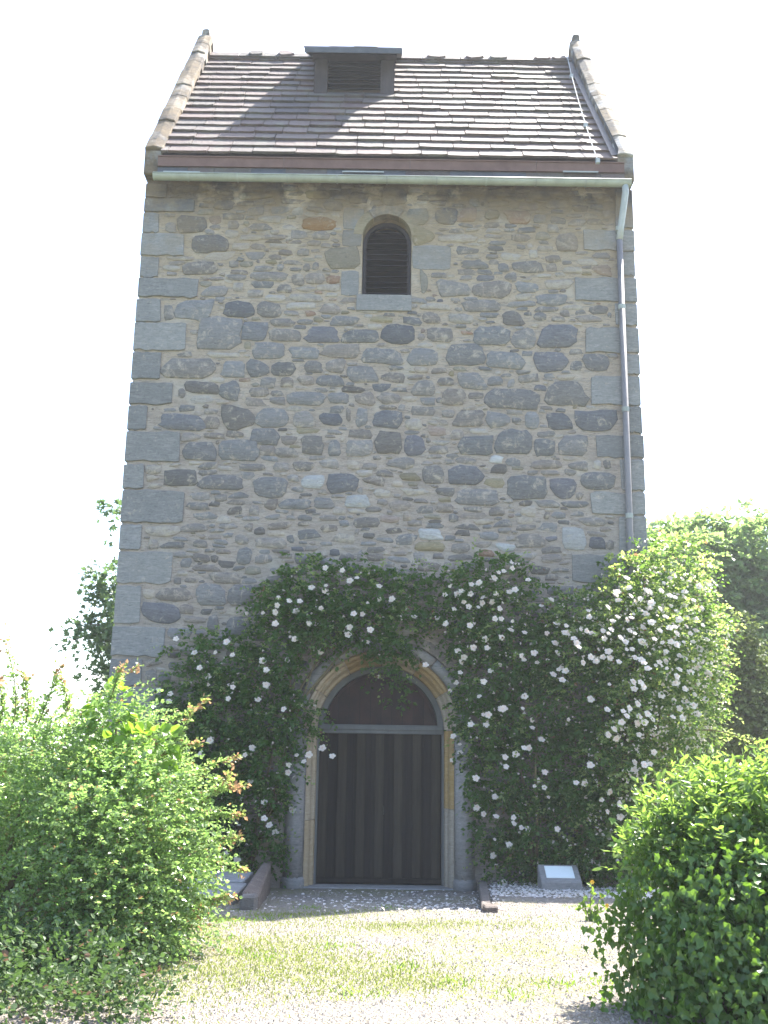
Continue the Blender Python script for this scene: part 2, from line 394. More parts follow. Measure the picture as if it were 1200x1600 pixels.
S4 = """45,618,180,702,D 215,568,298,618,g 330,575,435,615,l 550,562,655,628,d 235,632,352,698,g 435,628,585,710,b 600,640,700,725,g 705,618,885,725,D
690,568,748,605,g 0,725,130,790,b 155,720,290,800,b 322,702,485,792,b 482,738,662,812,b 695,738,835,822,D 902,745,1010,820,b
385,348,495,385,d 540,360,590,398,b 600,350,730,400,g 742,325,808,355,g 790,235,880,312,g 290,235,450,272,l 275,125,368,192,d 370,122,450,185,o 575,135,680,190,r
150,125,240,200,k 175,205,270,275,k 175,282,338,385,q 210,392,240,480,k 285,435,420,500,g 430,435,590,505,g 620,440,710,485,b 705,490,835,540,b
395,515,545,570,g 580,520,700,545,g 945,370,1020,410,o 740,430,855,470,l 700,545,800,567,g 870,580,980,612,g 380,410,430,432,g 490,320,540,340,g 570,400,620,435,g
770,585,825,608,g 205,625,270,648,g 205,530,340,560,l 620,280,655,300,b 700,225,760,260,k 690,150,745,190,b 485,130,545,170,k 810,375,905,402,l
170,860,275,927,g 280,845,355,882,g 370,825,485,895,b 495,840,560,880,b 50,40,150,110,d 190,65,330,95,d 0,585,90,612,k"""
S6 = """30,40,125,85,g 303,20,400,90,g 485,22,715,108,b 745,-10,915,95,d 18,112,132,188,D 145,150,215,195,l 355,112,480,182,g 490,122,590,182,b 655,120,715,190,b
748,125,852,200,D 870,112,1048,200,D 20,205,130,298,d 140,222,225,308,D 340,195,395,240,g 378,222,520,305,b 532,195,690,305,b 695,235,782,308,b 800,218,925,312,b
245,262,330,300,g 70,315,180,360,g 215,345,310,430,g 325,350,472,435,D 585,388,750,492,b 768,402,872,490,D 680,325,812,365,g 838,332,922,368,g 895,378,1035,452,b
360,448,545,522,b 565,450,600,488,g 705,495,800,530,g 810,500,925,528,b 395,525,470,545,g 275,512,350,550,g 500,525,570,565,g 40,560,118,592,r 155,580,215,608,g
330,555,370,590,b 200,615,302,668,L 190,672,310,712,k 535,680,610,715,L 810,612,915,708,L 928,652,998,706,D 1000,665,1035,705,g 460,630,540,665,b 610,640,740,700,g
725,725,810,760,g 340,680,420,720,g 750,862,865,900,d 870,862,990,900,g 740,810,800,840,g 770,545,830,575,b 890,570,1000,605,g 505,305,560,340,L
200,760,290,800,g 380,760,470,800,g 560,760,650,790,l 620,600,700,625,g 440,575,520,600,l"""
S5 = """325,20,352,58,g 355,-10,492,45,d 498,-10,582,68,b 628,22,710,88,g 790,35,952,92,b 965,38,1050,82,b 1075,38,1162,90,g 715,55,778,88,g 250,130,430,202,D
432,140,498,195,g 515,95,645,190,d 660,105,785,185,b 808,118,905,192,g 930,125,1022,178,D 1038,105,1058,158,g 1082,105,1130,178,b 1160,120,1200,180,b 340,212,418,245,g
430,208,520,235,g 530,200,600,228,g 632,190,752,258,b 765,220,822,262,g 345,250,485,330,b 498,240,665,328,b 670,262,735,305,g 740,272,832,312,g 850,220,940,302,d
958,242,1018,312,b 1042,238,1152,308,g 412,335,485,365,g 585,340,690,372,g 728,335,798,375,g 815,332,898,372,g 928,322,1005,360,g 1108,338,1168,365,g 182,345,250,385,l
190,390,245,412,l 200,425,250,445,l 265,365,398,440,d 418,388,598,455,b 645,395,782,485,b 790,388,835,418,g 850,390,942,445,L 962,382,1088,460,D 1110,395,1200,430,g
690,490,745,535,g 755,490,890,538,b 902,485,985,535,b 1032,475,1142,530,L 480,470,530,500,g 190,605,330,650,l 335,595,440,632,g 500,595,570,620,g 605,595,640,625,g
645,610,695,645,d 705,590,800,620,g 785,560,822,580,g 1010,580,1050,610,b 655,655,780,700,g 250,672,355,702,d 198,665,235,705,g 385,665,450,700,g 575,700,632,768,b
725,705,800,722,d 865,690,918,712,g 968,702,1012,735,D 1010,722,1070,755,d 1038,765,1085,818,D 1090,770,1150,818,g 1155,775,1200,810,k 1085,710,1115,760,g
1130,722,1195,755,g 820,720,890,770,b 925,740,1000,780,b 650,728,720,765,g 388,722,455,762,d 465,730,492,760,d 300,715,380,742,g 380,770,500,800,g 605,775,675,815,k
465,802,585,850,g 305,825,335,855,d 232,868,375,925,g 402,855,525,950,b 535,855,645,950,b 172,930,325,1018,D 328,938,388,982,g 175,875,220,915,l 450,985,492,1055,b
525,990,630,1080,b 345,990,440,1020,g 280,1040,380,1085,b 290,960,330,1000,g"""
QL = [(3,148,20,230,85),(3,145,85,355,150),(3,133,150,195,240),(3,128,240,310,345),(3,122,345,195,440),(3,118,440,370,530),(3,105,535,205,640),(3,98,640,318,770),(3,88,772,205,895),
      (5,130,-8,303,90),(5,118,92,192,198),(5,108,200,330,335),(5,98,342,178,450),(5,90,452,345,595),(5,78,598,165,710),(5,70,712,298,852),(5,60,855,158,1025),(5,50,1030,265,1165),(5,40,1168,170,1290),(5,30,1293,290,1420)]
QR = [(4,1030,45,1110,212),(4,900,215,1045,308),(4,1045,310,1118,416),(4,865,418,1050,525),(4,1035,530,1128,628),(4,905,630,1065,742),(4,1070,745,1140,835),(4,930,838,1145,966),
      (6,1080,97,1145,213),(6,955,215,1150,318),(6,1058,320,1155,457),(6,930,460,1160,560),(6,1050,563,1165,719),(6,850,722,1170,852),(6,1040,855,1170,965),(6,880,968,1170,1090),(6,1030,1093,1170,1200),(6,860,1203,1170,1330)]
CR = {3: (180, 280, 2.857), 4: (580, 280, 2.727), 5: (160, 600, 2.727), 6: (580, 600, 2.727)}
def pxw(cr, x, y):
    ox, oy, s = CR[cr]; return P(ox + x/s, oy + y/s, SH)
# occupancy raster, 1 cm
NXR, NZR = int(2*HW*100), int(TOP*100)+20
occ = np.zeros((NZR, NXR), bool)
GX, GZ = np.meshgrid(np.arange(NXR)/100 - HW + .005, np.arange(NZR)/100 + .005)
occ |= (np.hypot(GX, np.maximum(GZ-DZS, 0)) < DR + 0.05) & ((GZ > DZS) | (np.abs(GX) < DR + .05))
occ |= (np.abs(GX - WCX) < WR + .03) & (GZ > WZB - .02) & (GZ < WZS)
occ |= (np.hypot(GX-WCX, GZ-WZS) < WR + .05)
occ |= (np.abs(GX) > HW - 0.03) | (GZ > TOP - .12)
def stone_poly(cx, cz, a, b, n, pw, jit, rr, rot=0.0):
    th = 2*np.pi*(np.arange(n) + rr.uniform(-.25, .25, n))/n
    if pw > 7: th = np.sort(np.concatenate([[0.0], np.arctan2(b*.93, a*.95)*np.array([1, -1]) , [np.pi - np.arctan2(b*.93, a*.95), np.pi + np.arctan2(b*.93, a*.95)], [np.pi/2, np.pi, -np.pi/2], rr.uniform(0, 2*np.pi, max(0, n-8))]) % (2*np.pi)); n = len(th)
    c, s = np.cos(th), np.sin(th)
    if pw > 7:
        # angles measured in real space: intersect a rounded rectangle
        r = 1/((np.abs(c/a)**pw + np.abs(s/b)**pw)**(1/pw)); x, z = r*c, r*s
    else:
        r = 1/((np.abs(c)**pw + np.abs(s)**pw)**(1/pw)); x, z = a*r*c, b*r*s
    f = 1 + rr.normal(0, jit, n); x = x*f; z = z*(1 + rr.normal(0, jit, n))
    if pw < 7:
        u = z/b; kd = rr.random()
        if kd < .35: x = x*(1 - max(0, rr.normal(.12, .12))*(u*.5+.5)); z = np.where(z < 0, np.maximum(z, -b*.86), z)
        elif kd < .7: x = x*(1 + rr.normal(0, .16)*u)
        else: z = z*(1 + rr.normal(0, .22)*x/a)
        x = x + rr.normal(0, .10)*a*u
    if rot: x, z = x*math.cos(rot) - z*math.sin(rot), x*math.sin(rot) + z*math.cos(rot)
    return cx + x, cz + z
def stone_geo(X, Z, d, rr, y0=SH, flat=0.0):
    n = len(X); cx, cz = X.mean(), Z.mean()
    rings = [(1.0, 0.010), (0.99, -d*0.55), (0.93, -d*0.95)]
    V = []
    for s, y in rings:
        yy = y0 + y + (rr.normal(0, d*0.10*(1-flat), n) if y < 0 else 0)
        V.append(np.stack([cx + (X-cx)*s, np.full(n, 0.0) + yy, cz + (Z-cz)*s], -1))
    V.append(np.array([[cx + rr.normal(0, .005), y0 - d*(1 + rr.normal(0, .15)*(1-flat)), cz]]))
    V = np.concatenate(V); i = np.arange(n); j = (i+1) % n
    Q = np.concatenate([np.stack([r*n+i, r*n+j, (r+1)*n+j, (r+1)*n+i], -1) for r in range(2)])
    T = np.stack([2*n+i, 2*n+j, np.full(n, 3*n)], -1)
    return V, Q, T
def mark(X, Z, grow=1.04):
    cx, cz = X.mean(), Z.mean(); x = cx+(X-cx)*grow; z = cz+(Z-cz)*grow
    i0, i1 = max(0, int((x.min()+HW)*100)), min(NXR, int((x.max()+HW)*100)+2)
    k0, k1 = max(0, int(z.min()*100)), min(NZR, int(z.max()*100)+2)
    if i1 <= i0 or k1 <= k0: return None
    gx, gz_ = GX[k0:k1, i0:i1], GZ[k0:k1, i0:i1]; ins = np.zeros(gx.shape, bool)
    n = len(x)
    for a in range(n):
        b = (a+1) % n
        cnd = ((z[a] > gz_) != (z[b] > gz_)) & (gx < (x[b]-x[a])*(gz_-z[a])/(z[b]-z[a]+1e-12)+x[a])
        ins ^= cnd
    return (slice(k0, k1), slice(i0, i1)), ins
# quoins wrap round the corner
for side, lst in ((-1, QL), (1, QR)):
    for cr, x0, y0, x1, y1 in lst:
        a, b = pxw(cr, x0, y0), pxw(cr, x1, y1)
        zt, zb = a.z - .008, b.z + .008
        if zt < 0.0: continue
        zt = min(zt, TOP-.02)
        inner = b.x if side < 0 else a.x; outer = side*(HW + 0.012 + rnd.uniform(0, .02))
        dy = rnd.choice([0.35, 0.6]) if abs(inner-outer) < .6 else rnd.uniform(.3, .45)
        n = 8; pr = 0.018 + rnd.uniform(0, .012)
        xl, xr = sorted((inner, outer))
        xi = [xl + (xr-xl)*k/n for k in range(n+1)]
        jt = [rnd.gauss(0, .009) for _ in range(n+1)]; jb = [rnd.gauss(0, .009) for _ in range(n+1)]
        jt[0 if side < 0 else n] = 0; jb[0 if side < 0 else n] = 0
        poly = [(xi[k], zb + jb[k]) for k in range(n+1)] + [(xi[k], zt + jt[k]) for k in range(n, -1, -1)]
        if side < 0: poly[n] = (poly[n][0] - .03*rnd.random(), poly[n][1] + .025*rnd.random()); poly[n+1] = (poly[n+1][0] - .03*rnd.random(), poly[n+1][1] - .02*rnd.random())
        else: poly[0] = (poly[0][0] + .03*rnd.random(), poly[0][1] + .025*rnd.random()); poly[-1] = (poly[-1][0] + .03*rnd.random(), poly[-1][1] - .02*rnd.random())
        mb = MB(); mb.prism(poly, 'y', SH - pr, SH + dy)
        o = mb.build('quoin', M['q'], wall, bevel=.008)
        occ |= (GX > xl-.015) & (GX < xr+.015) & (GZ > zb-.012) & (GZ < zt+.012)
cnt = 0
cands = []
for cr, txt in ((3, S3), (4, S4), (5, S5), (6, S6)):
    for w in txt.split():
        x0, y0, x1, y1, k = w.split(','); cands.append((cr, float(x0), float(y0), float(x1), float(y1), k))
rr = np.random.default_rng(5)
for cr, x0, y0, x1, y1, k in cands:
    a, b = pxw(cr, x0, y0), pxw(cr, x1, y1)
    cx, cz, hx, hz = (a.x+b.x)/2, (a.z+b.z)/2, (b.x-a.x)/2, (a.z-b.z)/2
    if cz < .2: continue
    area = hx*hz*4
    pw = 8 if k == 'q' else rr.choice([3.6, 5.0, 6.5])
    n = 14 if area > .03 else 10
    X, Z = stone_poly(cx, cz, hx*1.04, hz*1.04, n, pw, 0.012 if k == 'q' else 0.055, rr, 0 if k == 'q' else rr.normal(0, .03))
    mk = mark(X, Z, 1.02)
    if mk is None or (occ[mk[0]] & mk[1]).sum() > .38*mk[1].sum(): continue
    occ[mk[0]] |= mark(X, Z, 1.05)[1] if mark(X, Z, 1.05)[1].shape == mk[1].shape else mk[1]
    V, Q, T = stone_geo(X, Z, 0.012 if k == 'q' else min(.020, .008 + .025*math.sqrt(area)), rr)
    link('stone', mesh_np('stone', V, [Q, T], M[k], smooth=(k != 'q')), wall); cnt += 1
NTR = cnt
# the small packing stones between them: more singles until 300, then one joined part
sm_V, sm_Q, sm_T, sm_m = [], [], [], []; base = 0
kinds = ['g', 'l', 'b', 'd', 'k', 'D', 'r']; kw = np.array([.40, .28, .14, .06, .06, .03, .03]); kw /= kw.sum()
smm = [M[k] for k in kinds]
def smear_wave():
    global base, cnt
    for it in range(48000):
        f = it/48000
        hx = rr.uniform(.08, .17)*(1-f)**.6 + rr.uniform(.016, .045); hz = hx*rr.uniform(.22, .55) + .004
        if rr.random() < .12: hz = hx*.8; hx *= .7
        hz = min(hz, .075)
        cx, cz = rr.uniform(-HW+.05, HW-.05), rr.uniform(.15, TOP-.12)
        ik, ii = int(cz*100), int((cx+HW)*100)
        if occ[min(ik, NZR-1), min(ii, NXR-1)]: continue
        X, Z = stone_poly(cx, cz, hx, hz, 8 if hx > .06 else 7, rr.choice([3.5, 4.5, 6.0]), .09, rr, rr.normal(0, .06))
        mk = mark(X, Z, 1.05)
        if mk is None or (occ[mk[0]] & mk[1]).any(): continue
        occ[mk[0]] |= mk[1]
        d = rr.uniform(.004, .013); V, Q, T = stone_geo(X, Z, d, rr)
        ki = rr.choice(len(kinds), p=kw)
        if cz < 5.5 and rr.random() < .35: ki = rr.choice([0, 2, 3])
        if cnt < 298 and hx > .11:
            link('stone', mesh_np('stone', V, [Q, T], smm[ki], smooth=True), wall); cnt += 1; continue
        sm_V.append(V); sm_Q.append(Q+base); sm_T.append(T+base); sm_m.append((ki, len(Q), len(T))); base += len(V)
smear_wave()
mi = np.concatenate([np.full(q, k) for k, q, t_ in sm_m] + [np.full(t_, k) for k, q, t_ in sm_m])
o = link('small_stones', mesh_np('small_stones', np.concatenate(sm_V), [np.concatenate(sm_Q), np.concatenate(sm_T)], smm, mi, smooth=True), wall)
o['kind'] = 'stuff'


# ---- window with louvres
win = tag(link('window', None, tower))
def arch_sweep(prof, cx, zb, zs, n=28, parts=None):
    """prof: list of (r, y). returns geometry swept over jamb-arch-jamb between path parameters"""
    pass
def path_pt(r, s, cx, zb, zs):
    """s in [0,1] left jamb, [1,2] arch, [2,3] right jamb"""
    if s <= 1: return (cx - r, zb + (zs-zb)*s)
    if s >= 2: return (cx + r, zs - (zs-zb)*(s-2))
    a = math.pi*(s-1); return (cx - r*math.cos(a), zs + r*math.sin(a))
def sweep(mb, prof, s0, s1, cx, zb, zs, closed=True, mi=0):
    n = max(1, int(abs(s1-s0)*28)) if s1 > 1 and s0 < 2 else 2
    rows = []
    for i in range(n+1):
        s = s0 + (s1-s0)*i/n
        row = []
        for r, y in prof:
            x, z = path_pt(r, s, cx, zb, zs); row.append((x, y, z))
        rows.append(row)
    m = len(prof); vs_ = [p for r_ in rows for p in r_]; fs = []
    for i in range(n):
        for k in range(m if closed else m-1):
            fs.append((i*m+k, i*m+(k+1) % m, (i+1)*m+(k+1) % m, (i+1)*m+k))
    if closed: fs += [tuple(range(m)), tuple(n*m+k for k in range(m-1, -1, -1))]
    mb.add(vs_, fs, mi)
mb = MB(); sweep(mb, [(WR-.005, SH+.24), (WR-.06, SH+.24), (WR-.06, SH+.32), (WR-.005, SH+.32)], 0, 3, WCX, WZB, WZS)
mb.build('frame', M['slat'], win)
mb = MB(); a = [(WCX-WR, WZB)] + arcpts(WCX, WZS, WR, 20) + [(WCX+WR, WZB)]
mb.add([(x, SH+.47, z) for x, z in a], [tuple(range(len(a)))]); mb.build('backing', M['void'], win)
zz = WZB + .03; pitch = (WZT - WZB)/14.5
while zz < WZT - .1:
    zc = zz + pitch*.5
    hw_ = WR - .05 if zc < WZS else math.sqrt(max(0, (WR-.04)**2 - (zc-WZS+.04)**2))
    if hw_ > .05:
        mb = MB(); mb.prism([(SH+.20, zz), (SH+.215, zz+.014), (SH+.36, zz+pitch*.75), (SH+.345, zz+pitch*.75-.014)], 'x', WCX-hw_, WCX+hw_)
        mb.build('slat', M['slat'], win)
    zz += pitch
# sill and surround stones of the window
a, b = P(557, 463, SH), P(643, 487, SH)
mb = MB(); mb.box(a.x, b.x, SH-.03, SH+.2, b.z, WZB-.004); mb.build('sill', M['q'], win, bevel=.006)
# arch stones round the window head
for s0, s1, k in ((1.02, 1.30, 'k'), (1.31, 1.66, 'g'), (1.67, 1.98, 'k')):
    mb = MB(); sweep(mb, [(WR+.14, SH-.014), (WR-.002, SH-.014), (WR-.002, SH+.15), (WR+.14, SH+.02)], s0, s1, WCX, WZB, WZS)
    mb.build('voussoir', M[k], win)

# ---- doorway: moulded portal, frame, lunette, plank door
portal = link('portal', None, tower)
def torus(c, r):
    return [(c + r*math.cos(math.pi*1.25 - math.pi*1.5*i/8), SH + .03 - r*math.sin(math.pi*1.25 - math.pi*1.5*i/8)) for i in range(9)] + [(c+r, SH+.3), (c-r, SH+.3)]
mb = MB(); sweep(mb, [(1.235, SH+.012), (1.19, SH+.06), (.98, SH+.13), (.90, SH+.27), (.90, SH+.44), (1.235, SH+.44)], 0, 3, 0, -.02, DZS); mb.build('core', M['mortar'], portal)
filA = [(1.06, SH+.06), (1.03, SH+.03), (.995, SH+.05), (.985, SH+.10), (.965, SH+.115), (.945, SH+.10), (.925, SH+.13), (.915, SH+.19), (.93, SH+.21), (.905, SH+.235), (.875, SH+.25), (.865, SH+.30), (.865, SH+.45), (1.06, SH+.45)]
fil = [(.985, SH+.08), (.945, SH+.10), (.925, SH+.13), (.915, SH+.19), (.93, SH+.21), (.905, SH+.235), (.875, SH+.25), (.865, SH+.30), (.865, SH+.45), (.985, SH+.45)]
def cuts(n, a, b): return [(a + (b-a)*i/n, a + (b-a)*(i+1)/n) for i in range(n)]
for s0, s1 in [(0, 1.0)] + cuts(7, 1.0, 2.0) + [(2.0, 3)]:
    mb = MB(); g = .0018; sweep(mb, torus(1.13, .078) if 1 <= s0 < 2 else torus(1.12, .135), s0+g, s1-g, 0, -.02, DZS)
    mb.build('voussoir' if 1 <= s0 < 2 else 'shaft', M['shaft'], portal, smooth=True)
for s0, s1 in [(0, .42), (.42, 1.0)] + cuts(6, 1.0, 2.0) + [(2.0, 2.5), (2.5, 3)]:
    mb = MB(); g = .0018; sweep(mb, filA if 1 <= s0 < 2 else fil, s0+g, s1-g, 0, -.02, DZS)
    mb.build('voussoir' if 1 <= s0 < 2 else 'jamb_stone', M['ochre'], portal)
# flared bases of the shafts
for x in (-1.10, 1.10):
    mb = MB(); mb.tube([(x*1.02, SH+.04, -.1), (x*1.02, SH+.04, .09), (x*1.02, SH+.04, .14)], [.16, .156, .14], 20)
    mb.build('shaft_base', M['shaft'], portal, smooth=True)
# outer label stones, partly hidden by the roses
for s0, s1 in cuts(9, 1.0, 2.0):
    mb = MB(); sweep(mb, [(1.34, SH-.010), (1.215, SH-.010), (1.215, SH+.1), (1.34, SH+.03)], s0+.006, s1-.006, 0, -.02, DZS)
    mb.build('voussoir', M['g'], portal)
FR = .865
door = link('door', None, tower)
mb = MB(); sweep(mb, [(FR, SH+.34), (FR-.075, SH+.34), (FR-.085, SH+.36), (FR-.085, SH+.42), (FR, SH+.42)], 1, 2, 0, 0, DZS)
sweep(mb, [(FR, SH+.34), (FR-.03, SH+.34), (FR-.03, SH+.42), (FR, SH+.42)], 0, .999, 0, 0, DZS)
sweep(mb, [(FR, SH+.34), (FR-.03, SH+.34), (FR-.03, SH+.42), (FR, SH+.42)], 2.001, 3, 0, 0, DZS)
mb.build('frame', M['frame'], door)
mb = MB(); mb.box(-FR+.01, FR-.01, SH+.325, SH+.42, DZS-.05, DZS+.07); mb.box(-FR+.02, FR-.02, SH+.305, SH+.324, DZS+.0, DZS+.045)
mb.build('transom', M['frame'], door, bevel=.004)
# lunette boards behind an arched frame
lun = link('lunette', None, tower)
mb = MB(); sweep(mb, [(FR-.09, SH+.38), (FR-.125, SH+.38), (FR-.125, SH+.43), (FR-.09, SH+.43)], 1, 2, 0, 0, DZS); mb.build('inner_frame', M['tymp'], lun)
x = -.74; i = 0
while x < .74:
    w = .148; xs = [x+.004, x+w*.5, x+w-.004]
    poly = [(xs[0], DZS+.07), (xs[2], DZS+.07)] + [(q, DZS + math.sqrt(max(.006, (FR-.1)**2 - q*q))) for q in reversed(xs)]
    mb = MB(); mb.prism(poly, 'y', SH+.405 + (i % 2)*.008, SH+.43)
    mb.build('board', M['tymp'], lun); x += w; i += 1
mb = MB(); mb.box(-FR-.1, FR+.1, SH+.435, SH+.47, -.1, DZS); sweep(mb, [(FR+.1, SH+.435), (.001, SH+.435), (.001, SH+.47), (FR+.1, SH+.47)], 1, 2, 0, 0, DZS-.02); mb.build('backing', M['void'], door)  # added dark sheet that stops light showing through the board gaps
# two leaves
for sgn in (-1, 1):
    leaf = link('door_leaf', None, door)
    xa, xb = (-.832, -.004) if sgn < 0 else (.004, .832)
    nb = 7; w = (xb-xa)/nb
    for k in range(nb):
        mb = MB(); mb.box(xa + k*w + .002, xa + (k+1)*w - .002, SH+.375 + rnd.uniform(0, .004), SH+.41, .03, DZS-.05)
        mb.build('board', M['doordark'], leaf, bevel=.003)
for k in range(7):
    xc = P(400 + (310 + k*88.5)/3, 1280, SH+.36).x
    mb = MB(); mb.box(xc-.060, xc+.060, SH+.345, SH+.374, .10, DZS-.05); mb.build('batten', M['doorboard'], door, bevel=.006)
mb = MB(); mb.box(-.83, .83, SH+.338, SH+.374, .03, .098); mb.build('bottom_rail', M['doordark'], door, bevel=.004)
mb = MB(); mb.tube([(.05, SH+.32, 1.02), (.05, SH+.29, 1.0), (.05, SH+.29, .93), (.05, SH+.33, .91)], .009, 8); mb.build('handle', M['iron'], door)
mb = MB(); mb.box(-.98, .98, SH+.0, SH+.5, -.2, .012); mb.build('doorstep', M['flag'], portal, bevel=.01)

# ---- roof
RX = 3.46; EY, EZ = 13.85, 10.50; RY, RZ = 17.2, 14.74
roof = link('roof', None, tower)
mb = MB()
mb.prism([(EY, EZ-.06), (RY, RZ-.06), (2*RY-EY, EZ-.06), (2*RY-EY, EZ-.25), (EY, EZ-.25)], 'x', -RX-.02, RX+.02)
mb.build('roof_deck', M['slate'], roof)
sl_dir = Vector((0, RY-EY, RZ-EZ)); SL = sl_dir.length; sl_dir.normalize(); sl_n = Vector((0, -sl_dir.z, sl_dir.y))
NC = 17; pit = (SL+.0)/NC
def rp(x, s, h): return Vector((x, EY, EZ)) + sl_dir*s + sl_n*h
def slate(x0, x1, s, th, name='slate', ln=None):
    ln = ln or pit*1.25; n = 4
    dz = rnd.uniform(-.012, .012); tl = rnd.uniform(-.008, .008); lift = rnd.uniform(0, .008)
    mb = MB(); b, tp = [], []
    for i in range(n+1):
        x = x0 + (x1-x0)*i/n; e = s + dz + tl*(i/n-.5)*2 + rnd.uniform(-.008, .008)
        if i in (0, n): e += rnd.uniform(0, .02)
        h = .006 + lift
        b.append(rp(x, e, h + .0)); tp.append(rp(x, e + rnd.uniform(0, .004), h + th))
    hi = [rp(x0 + (x1-x0)*i/n, s + ln, .004) for i in range(n+1)]; hl = [rp(x0 + (x1-x0)*i/n, s + ln, -.01) for i in range(n+1)]
    V = b + tp + hi + hl; m = n+1; fs = []
    for i in range(n):
        fs += [(i, i+1, m+i+1, m+i), (m+i, m+i+1, 2*m+i+1, 2*m+i), (3*m+i, 3*m+i+1, i+1, i)]
    fs += [(0, m, 2*m, 3*m), (n, 3*m+n, 2*m+n, m+n)]
    mb.add(V, fs); return mb.build(name, M['slate'], roof)
dl, dr_ = P(489, 150, 15.75).x, P(614, 150, 15.75).x
for c in range(NC):
    s = c*pit; x = -RX - rnd.uniform(0, .3)
    while x < RX:
        w = rnd.uniform(.32, .68); x1 = x + w
        if x1 > RX - .2: x1 = RX
        a = max(x, -RX)
        if x1 - a > .08:
            y = EY + sl_dir.y*s
            if not (y > 15.95 and a > dl-.05 and x1 < dr_+.05):
                slate(a + .006, x1 - .006, s, rnd.uniform(.030, .046))
        x = x1
# back slope, plain courses
mb = MB()
for c in range(NC):
    s = c*pit
    def bp(x, s_, h): v = rp(x, s_, h); return Vector((x, 2*RY - v.y, v.z))
    mb.add([bp(-RX, s, .05), bp(RX, s, .05), bp(RX, s+pit, .0), bp(-RX, s+pit, .0), bp(-RX, s, -.02), bp(RX, s, -.02)], [(0, 1, 2, 3), (4, 5, 1, 0)])
mb.build('rear_slates', M['slate'], roof)
# ridge stones, some lifted over the joints
x = -RX
while x < RX - .05:
    w = min(rnd.uniform(.55, .85), RX - x)
    mb = MB(); mb.prism([(lambda v: (v.y, v.z))(rp(0, *q)) for q in ((SL-.24, .035), (SL-.24, .085), (SL+.03, .075))] + [(lambda v: (2*RY-v.y, v.z))(rp(0, *q)) for q in ((SL+.03, .075), (SL-.24, .085), (SL-.24, .035), (SL, .0))], 'x', x+.006, x+w-.004)
    mb.build('ridge_stone', M['slate'], roof, bevel=.006); x += w
for px in (402, 448, 682, 741, 778, 846, 872):
    xc = P(px, 92, RY).x; w = rnd.uniform(.13, .19); n = 12; ss = SL-.20
    X, Z = stone_poly(xc, .125, w, .135, n, 3, .07, rr); mb = MB()
    V = [rp(x_, ss + z_ - .03, .075) for x_, z_ in zip(X, Z)] + [rp(xc + (x_-xc)*.9, ss + .10 + (z_-.125)*.9 - .005, .12) for x_, z_ in zip(X, Z)]
    mb.add(V, [tuple(range(n)), tuple(range(2*n-1, n-1, -1))] + [(i, i+n, (i+1) % n + n, (i+1) % n) for i in range(n)])
    mb.build('ridge_joint_stone', M['slate'], roof)
# eaves: copper band, hanging slates, gutter
eav = link('eaves', None, tower)
xL, xR = -HW+.18, HW-.12
x = xL
while x < xR:
    w = min(1.9, xR-x); mb = MB()
    z1, z0 = P(600, 250, 13.80).z, P(600, 264, 13.80).z
    mb.box(x+.003, x+w-.003, 13.80, 13.83, z0, z1); mb.box(x+.003, x+w-.003, 13.785, 13.84, z1, z1+.018)
    mb.build('copper_band', M['copper'], eav); x += w
x = xL
while x < xR:
    w = min(rnd.uniform(.4, .7), xR-x)
    z1, z0 = P(600, 265, 13.82).z, P(600, 280, 13.82).z
    mb = MB(); t_ = rnd.uniform(0, .012)
    mb.prism([(13.80-t_, z0), (13.83, z0-.01), (13.86, z1+.03), (13.835, z1+.03)], 'x', x+.003, x+w-.003)
    mb.build('eaves_slate', M['lead'] if rnd.random() < .7 else M['slate'], eav); x += w
for px0, px1 in ((255, 312), (535, 600), (880, 935)):
    a, b = P(px0, 267, 13.77), P(px1, 267, 13.77); mb = MB(); mb.box(a.x, b.x, 13.775, 13.80, a.z-.012, a.z+.006); mb.build('highlight_strip', M['zinc'], eav)  # pale strips built in for the whitish highlight lines along the eaves
mb = MB(); mb.prism([(13.83, 10.2), (14.1, 10.2), (14.1, 10.52), (13.9, 10.5)], 'x', -RX, RX); mb.build('eaves_board', M['slat'], eav)
gl, gr_ = P(240, 283, 13.72), P(985, 289, 13.72)
GZC = P(608, 284, 13.72).z
gut = link('gutter', None, tower)
def half_pipe(x0, x1, r, th, name, mat_, y=13.72, z=GZC):
    mb = MB(); n = 12; o_, i_ = [], []
    for k in range(n+1):
        a = math.pi + math.pi*k/n; o_.append((y + r*math.cos(a), z + .05 + r*math.sin(a))); i_.append((y + (r-th)*math.cos(a), z + .05 + (r-th)*math.sin(a)))
    mb.prism(o_ + i_[::-1], 'x', x0, x1); return mb.build(name, mat_, gut, smooth=False)
half_pipe(gl.x, gr_.x, .075, .006, 'trough', M['gutter'])
mb = MB(); mb.tube([(gl.x, 13.645, GZC+.052), (gr_.x, 13.645, GZC+.052)], .012, 8); mb.build('rim', M['gutter'], gut, smooth=True)
x = gl.x + .5
while x < gr_.x:
    half_pipe(x, x+.025, .083, .006, 'bracket', M['gutterband']); x += .74
for x in (gl.x, gr_.x):
    mb = MB(); mb.prism([(13.72 + .077*math.cos(math.pi + math.pi*k/12), GZC+.05+.077*math.sin(math.pi+math.pi*k/12)) for k in range(13)], 'x', x-.006, x+.006); mb.build('end_cap', M['gutterband'], gut)
